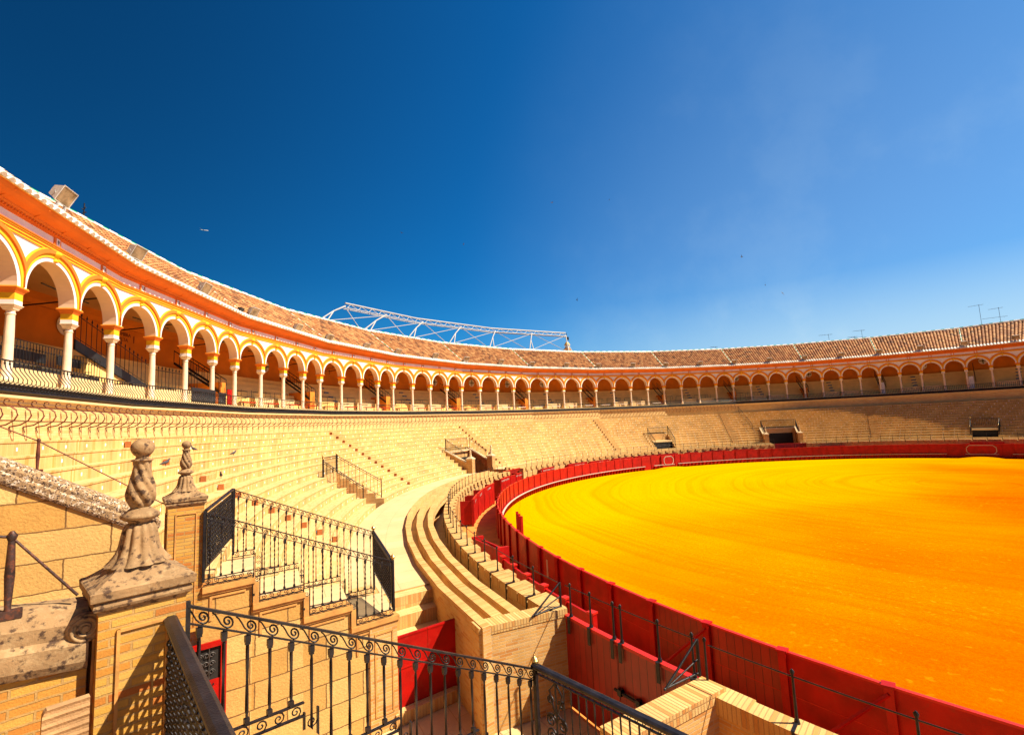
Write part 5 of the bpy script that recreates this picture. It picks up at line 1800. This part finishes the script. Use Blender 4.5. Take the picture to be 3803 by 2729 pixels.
# curly iron hooks of the barrier below the balcony
hk = thing('hooked_railing', 'row of curled rusty iron hooks joined by a rod below the balcony', 'railing', G(14, -1, 7))
al = pos_along(-2.4, 34.0, .56)
def hook_pts(i, t=0):
    return [G(i, o, z) for o, z in ((-.74, 6.93), (-.98, 6.97), (-1.15, 7.08), (-1.22, 7.22), (-1.18, 7.36), (-1.06, 7.46), (-.96, 7.50), (-.90, 7.57), (-.92, 7.65), (-.99, 7.67), (-1.03, 7.63), (-1.01, 7.59))]
rr = [.021] * 6 + [.02, .019, .018, .017, .016, .014]
for i in al[:100]:
    mb = MB(); mb.tube(hook_pts(i), rr, 5); mb.tube([G(i, -.74, 6.93), G(i, -.79, 6.76)], .012, 4); mb.build('hook', M['rust'], hk)
mb = MB()
for i in al[100:]: mb.tube(hook_pts(i), rr, 4, smooth=False)
tag(mb.build('hook', M['rust'], hk), kind='stuff')
mb = MB(); mb.tube([G(-2.4 + .4 * k, -1.02 + .015 * (k % 2), 7.475) for k in range(92)], .014, 5); mb.build('rod', M['rust'], hk)

# ---------------------------------------------------------------- gallery furniture at left
def gfence(label, i0, i1, off, zfn, h, nb, spear=True, name='spear_railing'):
    th = thing(name, label, 'railing', G((i0 + i1) / 2, off, zfn((i0 + i1) / 2)))
    mb = MB()
    pts = [G(i0 + (i1 - i0) * k / 12, off, zfn(i0 + (i1 - i0) * k / 12)) for k in range(13)]
    mb.tube([p + Vector((0, 0, h - .12)) for p in pts], .018, 4); mb.tube([p + Vector((0, 0, .1)) for p in pts], .014, 4); mb.build('rail', M['iron'], th)
    for k in range(nb + 1):
        i = i0 + (i1 - i0) * k / nb; p = G(i, off, zfn(i)); mb = MB()
        mb.tube([p, p + Vector((0, 0, h - .04))], .013, 4, smooth=False)
        if spear: mb.tube([p + Vector((0, 0, h - .06)), p + Vector((0, 0, h)), p + Vector((0, 0, h + .12))], [.012, .034, .003], 6)
        mb.build('bar', M['iron'], th)
    return th
zs = lambda i: 10.62 + (8.95 - 10.62) * (i - 2.0) / (3.85 - 2.0)
st = thing('gallery_stair', 'black sloping stair flank rising to the left inside the gallery', 'stair', G(3, 1.3, 8.2))
mb = MB()
for k in range(14):
    ia, ib = 2.0 + 1.85 * k / 14, 2.0 + 1.85 * (k + 1) / 14
    za, zb = zs(ia), zs(ib)
    mb.quad(G(ia, 1.3, za - .42), G(ib, 1.3, zb - .42), G(ib, 1.3, zb), G(ia, 1.3, za))
    mb.quad(G(ia, 1.36, za), G(ib, 1.36, zb), G(ib, 1.36, zb - .42), G(ia, 1.36, za - .42))
    mb.quad(G(ia, 1.3, za), G(ib, 1.3, zb), G(ib, 1.36, zb), G(ia, 1.36, za))
mb.build('stringer', M['black'], st)
mb = MB()
for k in range(9):
    ia = 3.6 - 1.5 * k / 9; z = 8.5 + 1.75 * k / 9
    mb.box(G(ia, 1.4, 8.2), G(ia + .19, 1.4, 0) - G(ia, 1.4, 0), Gn(ia)[1] * 1.2, (0, 0, z - 8.2))
mb.build('step', M['seat'], st)
gfence('spear topped iron railing climbing the black stair inside the gallery', 2.0, 3.85, 1.33, zs, 1.15, 17)
gfence('level spear topped iron railing at the foot of the gallery stair', 4.0, 5.45, 1.5, lambda i: 8.6, 1.5, 13)
for a, b, z_, o_, lab in ((.6, 1.72, 9.25, 1.2, 'black boxed bench row behind the second column from the left'), (1.8, 2.35, 9.1, 1.0, 'short black boxed bench beside the gallery stair'), (-1.8, .5, 9.3, 1.2, 'black boxed bench row at the far left edge of the gallery')):
    th = thing('boxed_bench', lab, 'bench', G((a + b) / 2, o_, 8.2))
    p, q = G(a, o_, 8.3), G(b, o_, 8.3); t_, n_ = Gn((a + b) / 2); mb = MB()
    mb.box(p, q - p, n_ * .5, (0, 0, z_ - 8.3)); mb.build('front', M['black'], th)
    mb = MB(); mb.box(p + n_ * .6 + Vector((0, 0, 1.2)), q - p, n_ * .04, (0, 0, .35)); mb.build('back', M['black'], th)
    mb = MB(); n = int((q - p).length / .16)
    for k in range(n + 1):
        c = p.lerp(q, k / n) + Vector((0, 0, z_ - 8.3)); mb.tube([c, c + Vector((0, 0, .75))], .012, 4)
        mb.tube(spiral(c + Vector((0, 0, .5)), t_, Vector((0, 0, 1)), .06, .01, 1.2, 0, 8), .011, 4, nrm=n_)
    mb.tube([p + Vector((0, 0, z_ - 7.55)), q + Vector((0, 0, z_ - 7.55))], .016, 4); mb.build('rail', M['iron'], th)
for a, b, h_, mt_, lab in ((4.02, 4.9, .78, 'black', 'black solid panel on the balcony beside the fourth column'), (5.05, 5.35, .7, 'black', 'narrow black panel on the balcony beside the fifth column'), (5.42, 5.62, .95, 'red', 'small red board standing on the balcony')):
    p, q = G(a, -.35, 8.22), G(b, -.35, 8.22); t_, n_ = Gn((a + b) / 2); mb = MB()
    mb.box(p, q - p, n_ * .05, (0, 0, h_)); tag(mb.build('solid_screen', M[mt_]), lab, 'screen')
# red and white row of small balcony benches in the middle bays
for i in range(6, 30):
    t_, n_ = Gn(i + .5)
    mb = MB(); p, q = G(i + .25, -.1, 8.5), G(i + .75, -.1, 8.5); mb.box(p, q - p, n_ * .3, (0, 0, .06), 0)
    for f in (.05, .95):
        c = p.lerp(q, f); mb.box(c - Vector((0, 0, .28)), t_ * .05, n_ * .05, (0, 0, .28), 1)
    mb.build('balcony_seat', [M['redtop'] if i < 20 else M['white'], M['iron']], arcade)

# ---------------------------------------------------------------- floodlights on the eaves
def floodlight(i, z, off=-.62, dark=False, label='', side=1):
    t_, n_ = Gn(i + .01)
    base = G(i, off, 13.9)
    th = thing('floodlight', label, 'floodlight', base, 'floodlights along the eaves')
    s_ = 1.0 if not dark else .62
    c = Vector((base.x, base.y, z + .05))
    ax = -n_ * .88 - Vector((0, 0, .48)); ax.normalize(); up = t_.cross(ax); up = up if up.z > 0 else -up
    w, h, d = .36 * s_, .27 * s_, .36 * s_
    hm = M['metal'] if not dark else M['black']
    mb = MB()
    f = [c + ax * d * .5 + t_ * x * w + up * y * h for x, y in ((-1, -1), (1, -1), (1, 1), (-1, 1))]
    b = [c - ax * d * .5 + t_ * x * w * .55 + up * y * h * .6 for x, y in ((-1, -1), (1, -1), (1, 1), (-1, 1))]
    for k in range(4): mb.quad(f[k], f[(k + 1) % 4], b[(k + 1) % 4], b[k])
    mb.face(b[::-1]); mb.build('housing', hm, th)
    mb = MB(); g = [p + ax * .012 for p in f]; mb.face([c + ax * (d * .5 + .005) + (p - c - ax * d * .5) * .9 for p in f])
    mb.build('lens', M['lens'] if not dark else M['black'], th)
    mb = MB()
    for k in range(4): mb.tube([f[k], f[(k + 1) % 4]], .022 * s_, 4)
    mb.build('rim', hm, th)
    mb = MB()
    for x in (-.9, .9):
        mb.box(base + t_ * x * w * .6 - n_ * .03, t_ * .05, n_ * .06, Vector((0, 0, c.z - base.z - h * .8)))
        mb.tube([base + t_ * x * w * .62 + Vector((0, 0, c.z - base.z - h * .9)), c + t_ * x * w * 1.05], .02, 4)
    mb.build('bracket', M['steel'], th)
FL = [(0.3, 14.5), (2.08, 14.36), (4.14, 14.31), (6.27, 14.29), (8.29, 14.2), (10.1, 14.2), (12.02, 14.15), (14.03, 14.25), (16.1, 14.35)] + [(18.1 + 2 * k, 14.42) for k in range(18)]
FL.sort()
words = ['largest, alone against the blue sky at far left', 'second from the left', 'third from the left', 'fourth from the left', 'fifth from the left', 'sixth from the left', 'seventh from the left', 'eighth from the left', 'ninth from the left', 'tenth from the left', 'eleventh from the left', 'twelfth from the left', 'thirteenth from the left', 'fourteenth from the left']
words2 = ['at the far right edge', 'second from the right', 'third from the right', 'fourth from the right', 'fifth from the right', 'sixth from the right', 'seventh from the right', 'eighth from the right', 'ninth from the right', 'tenth from the right', 'eleventh from the right', 'twelfth from the right', 'thirteenth from the right']
FL = FL[:26]
for k, (i, z) in enumerate(FL):
    wd = words[k] if k < 13 else words2[len(FL) - 1 - k]
    floodlight(i, z, label='grey floodlight on the eave, %s' % wd)
floodlight(5.72, 14.05, dark=True, label='small black floodlight on the eave beside a bigger grey one')
floodlight(24.6 + 1.0, 13.98, dark=True, label='small dark floodlight low on the middle of the long eave')

# ---------------------------------------------------------------- white truss above the roof
tr = thing('white_truss', 'long white steel lattice truss standing above the tiled roof', 'truss', G(18, 5, 17))
def idx_of(T):
    best = min(range(-400, 6000), key=lambda q: abs(degrees(atan2(G(q / 100, 0).y, G(q / 100, 0).x)) - T)); return best / 100
lowi = [idx_of(t) for t in (112.0, 94.5, 78.6, 62.5)]
li = [idx_of(112.2) + (idx_of(59.0) - idx_of(112.2)) * k / 6 for k in range(7)]
low = [G(i, 5.0, 17.15) for i in li]
hi_i = [idx_of(103.5) + (idx_of(57.2) - idx_of(103.5)) * k / 6 for k in range(7)]
hi = [G(i, 8.0, 20.85) for i in hi_i]
def dense(idx, off, z, n=8):
    out = []
    for a, b in zip(idx[:-1], idx[1:]):
        for k in range(n): out.append(G(a + (b - a) * k / n, off, z))
    out.append(G(idx[-1], off, z)); return out
mb = MB(); mb.tube(dense(hi_i, 8.0, 20.9), .10, 8); mb.build('top_chord', M['steel'], tr)
mb = MB(); mb.tube(dense(hi_i, 7.7, 20.3), .06, 6); mb.tube(dense(hi_i, 8.3, 20.3), .06, 6)
dA, dB = dense(hi_i, 8.0, 20.85), dense(hi_i, 7.7, 20.3)
for k in range(len(dA) - 1): mb.tube([dA[k], dB[k + 1]] if k % 2 else [dB[k], dA[k + 1]], .035, 5)
mb.build('lattice', M['steel'], tr)
mb = MB(); mb.tube(dense(li, 5.0, 17.35), .09, 7); mb.build('lower_chord', M['steel'], tr)
mb = MB(); dA, dB = dense(li, 5.0, 17.35), dense(li, 5.6, 16.9)
mb.tube(dB, .05, 5)
for k in range(len(dA) - 1): mb.tube([dA[k], dB[k + 1]] if k % 2 else [dB[k], dA[k + 1]], .035, 5)
mb.build('lower_lattice', M['steel'], tr)
for k in range(7):
    mb = MB(); mid = low[k].lerp(hi[k], .55)
    mb.tube([hi[k] - Vector((0, 0, .3)), mid], [.10, .07], 6); mb.tube([mid, low[k]], .07, 6)
    mb.tube([mid, low[k] + (low[min(k + 1, 6)] - low[max(k - 1, 0)]).normalized() * .9 + Vector((0, 0, -.3))], .07, 6)
    mb.build('strut', M['steel'], tr)
for k in range(6):
    mb = MB(); mb.tube([low[k], hi[k + 1] - Vector((0, 0, .4))], .042, 5); mb.build('brace', M['steel'], tr)
    mb = MB(); mb.tube([low[k + 1], hi[k] - Vector((0, 0, .4))], .042, 5); mb.build('brace', M['steel'], tr)
gsweep([(5.2, 16.2), (5.2, 17.0), (5.5, 17.0)], 0, 'canopy_edge', [M['steel']], i0=li[0], i1=li[-1], parent=tr)

# turret with tiled cap and weather vane
tu = thing('roof_turret', 'small tiled turret with yellow finial and weather vane behind the roof', 'turret', G(idx_of(57), 8, 15))
c = G(idx_of(57.0), 8.0, 0); mb = MB()
rows = []
for (r, z) in ((2.1, 16.7), (1.5, 17.2), (.8, 17.95), (.3, 18.55)):
    rows.append([c + Vector((cos(2 * pi * k / 16 + .2) * r * (1.0 if k % 2 else .9), sin(2 * pi * k / 16 + .2) * r * (1.0 if k % 2 else .9), z)) for k in range(16)])
mb.grid(rows, close=True, us=[k * 1.0 for k in range(17)], vs=[0, 1, 2, 3]); mb.build('tiled_cap', M['tile'], tu)
mb = MB(); lathe(mb, c, [(2.0, 13), (2.0, 16.75)], 8); mb.build('drum', M['white'], tu)
mb = MB(); lathe(mb, c, [(.42, 18.3), (.36, 18.7), (.42, 18.8), (.5, 18.9), (.3, 19.0), (.24, 19.2)], 12); mb.build('pedestal', M['white'], tu)
mb = MB(); lathe(mb, c, [(.48, 18.82), (.5, 18.95), (.32, 19.1), (.3, 19.25), (.12, 19.4)], 12); mb.build('finial', M['yellow'], tu)
mb = MB(); mb.tube([c + Vector((0, 0, 19.3)), c + Vector((0, 0, 20.9))], .045, 5)
mb.box(c + Vector((0, 0, 19.7)), Vector((.35, -.2, 0)), Vector((.03, .04, 0)), (0, 0, .55)); mb.tube([c + Vector((-.3, .2, 20.2)), c + Vector((.3, -.2, 20.2))], .04, 4); mb.build('weather_vane', M['iron'], tu)

cr = thing('iron_cross', 'dark iron cross finial rising above the roof ridge at left', 'finial', G(idx_of(142.2), 3.4, 17))
c = G(idx_of(142.2), 3.4, 0); mb = MB()
mb.tube([c + Vector((0, 0, 16.9)), c + Vector((0, 0, 17.75))], .03, 5); mb.build('rod', M['iron'], cr)
mb = MB(); rnd = random.Random(3)
for k in range(7):
    z = 17.08 + .07 * k; a = k * 1.9
    mb.tube([c + Vector((0, 0, z)), c + Vector((cos(a) * .1, sin(a) * .1, z + .03))], [.04, .02], 4)
mb.build('ornament', M['iron'], cr)

# television aerials
def aerial(T, h, arms, label):
    i = idx_of(T); t_, n_ = Gn(i); c = G(i, 4.5, 0)
    th = thing('tv_aerial', label, 'aerial', Vector((c.x, c.y, 16)), 'television aerials behind the roof')
    mb = MB(); mb.tube([c + Vector((0, 0, 15.5)), c + Vector((0, 0, 16.5 + h))], .022, 5); mb.build('mast', M['iron'], th)
    for (z, L, ang) in arms:
        d = (t_ * cos(ang) + n_ * sin(ang)); zz = 16.5 + h * z; mb = MB()
        mb.tube([c - d * L * .7 + Vector((0, 0, zz)), c + d * L * .3 + Vector((0, 0, zz + .05))], .017, 4)
        s_ = Vector((-d.y, d.x, 0))
        for k in range(5):
            p = c - d * L * (.7 - .22 * k) + Vector((0, 0, zz)); mb.tube([p - s_ * .35, p + s_ * .35], .012, 4)
        mb.build('antenna', M['iron'], th)
aerial(-13.1, 3.6, [(.97, 1.6, .1)], 'tall thin television aerial, second from the right above the roof')
aerial(-15.1, 2.8, [(.95, 1.5, .1), (.5, 2.6, .3), (.15, .9, 0)], 'television aerial with three arms near the right edge')
aerial(6.8, 1.8, [(.95, 1.9, .1)], 'television aerial with one arm above the roof, right of centre')
aerial(1.8, 2.0, [(.95, 1.6, .1), (.4, 2.8, .4)], 'television aerial with two crossed arms, the taller of a pair')
aerial(2.9, 1.1, [(.9, 1.4, .2), (.3, 1.0, 0)], 'short television aerial left of its taller crossed neighbour')
aerial(27.0, 1.1, [(.95, 1.3, .1)], 'small television aerial above the roof, leftmost on the right side')
aerial(8.5, .6, [(.9, 1.7, .1)], 'low television aerial just above the roof left of a taller one')

# aeroplane
def airplane():
    c = CAM + (Vector((-19.7, 64.2, 31.3)) - CAM).normalized() * 3000
    right = _R2
    up = _U2
    fwd = (right * .96 - up * .12).normalized()
    th = thing('airplane', 'tiny white airliner flying in the deep blue sky at left', 'airplane', c)
    side = fwd.cross(up).normalized(); upv = side.cross(fwd)
    if upv.z < 0: upv = -upv
    L = 40
    mb = MB()
    mb.tube([c - fwd * L * .5, c - fwd * L * .38, c + fwd * L * .3, c + fwd * L * .44, c + fwd * L * .5], [.6, 2.0, 2.4, 1.6, .3], 10); mb.build('fuselage', M['white'], th)
    mb = MB()
    for s_ in (-1, 1):
        a = c + fwd * 3; b = c - fwd * 6 + side * s_ * 19 + upv * 1.5
        mb.face([a, a - fwd * 7, b - fwd * 2, b]); mb.face([a + upv * .5, b + upv * .2, b - fwd * 2 + upv * .2, a - fwd * 7 + upv * .5])
    mb.build('wing', M['white'], th)
    mb = MB(); a = c - fwd * L * .36
    mb.face([a + upv * 1.5, a - fwd * 6 + upv * 1, a - fwd * 8 + upv * 8, a - fwd * 5.5 + upv * 8]); mb.face([a + upv * 1.5 + side * .3, a - fwd * 5.5 + upv * 8 + side * .3, a - fwd * 8 + upv * 8 + side * .3, a - fwd * 6 + upv * 1 + side * .3]); mb.build('tail_fin', M['white'], th)
airplane()

# birds: swifts in the sky, pigeons on the seats
def bird_mesh():
    mb = MB()
    mb.tube([(-.16, 0, 0), (-.05, 0, .0), (.06, 0, .0), (.13, 0, .01)], [.008, .03, .035, .01], 6)
    for s in (-1, 1):
        mb.face([(.05, s * .02, .01), (-.03, s * .02, .01), (-.10, s * .26, .05), (-.02, s * .16, .04)])
        mb.face([(-.02, s * .16, .035), (-.10, s * .26, .045), (-.03, s * .02, .005), (.05, s * .02, .005)])
    return mb
bproto = None
spots = [((5.3, 30.3, 32.7), 60, 'higher small dark swift in the middle of the sky'), ((-5.4, 45.2, 29.9), 75, 'tiny swift in the sky left of centre'), ((-.8, 39.4, 28.2), 75, 'tiny swift in the sky just left of centre above the truss'), ((9.4, 24.7, 32.7), 66, 'tiny swift high in the sky right of centre'),
    ((19.4, 12.6, 25.1), 62, 'upper swift in the sky at right'), ((21.3, 10.7, 21.6), 55, 'dark swift in the sky at right, below another'), ((7.8, 29.1, 20.9), 62, 'small dark swift above the turret'), ((22.6, 9.1, 20.5), 58, 'lowest swift in the sky at right')]
for q, (p, dist, lab) in enumerate(spots):
    pos = CAM + (Vector(p) - CAM).normalized() * dist
    if bproto is None:
        bproto = bird_mesh().build('bird', M['bird']); o = bproto
    else:
        o = bproto.copy(); COL.objects.link(o)
    o.location = pos; o.rotation_euler = (.3 * q, .2, q * 1.3)
    tag(o, lab, 'bird', 'swifts in the sky')
def pigeon_mesh():
    mb = MB()
    mb.tube([(-.17, 0, .07), (-.08, 0, .10), (0, 0, .12), (.06, 0, .15), (.09, 0, .20), (.11, 0, .235), (.15, 0, .225)], [.012, .035, .055, .045, .025, .028, .004], 8)
    for s in (-1, 1): mb.tube([(.01, s * .02, 0), (.01, s * .02, .08)], .006, 4)
    return mb
pproto = None
for q, (T, i, lab) in enumerate([(152.8, 10, 'dark pigeon on the upper brick seats at left'), (147.5, 11, 'dark pigeon high on the brick seats left of the two pillars'), (150.3, 8, 'dark pigeon on the brick seats between the two pillars'), (144.0, 10, 'dark pigeon on the seats right of the small pillar')]):
    z = WZ + RH * (i + 1) + .005
    if pproto is None: pproto = pigeon_mesh().build('pigeon', M['bird']); o = pproto
    else: o = pproto.copy(); COL.objects.link(o)
    o.location = PS(T, RS0 + (i + .3) * RDS, z); o.rotation_euler = (0, 0, q * 2.1)
    tag(o, lab, 'pigeon', 'pigeons on the seats')
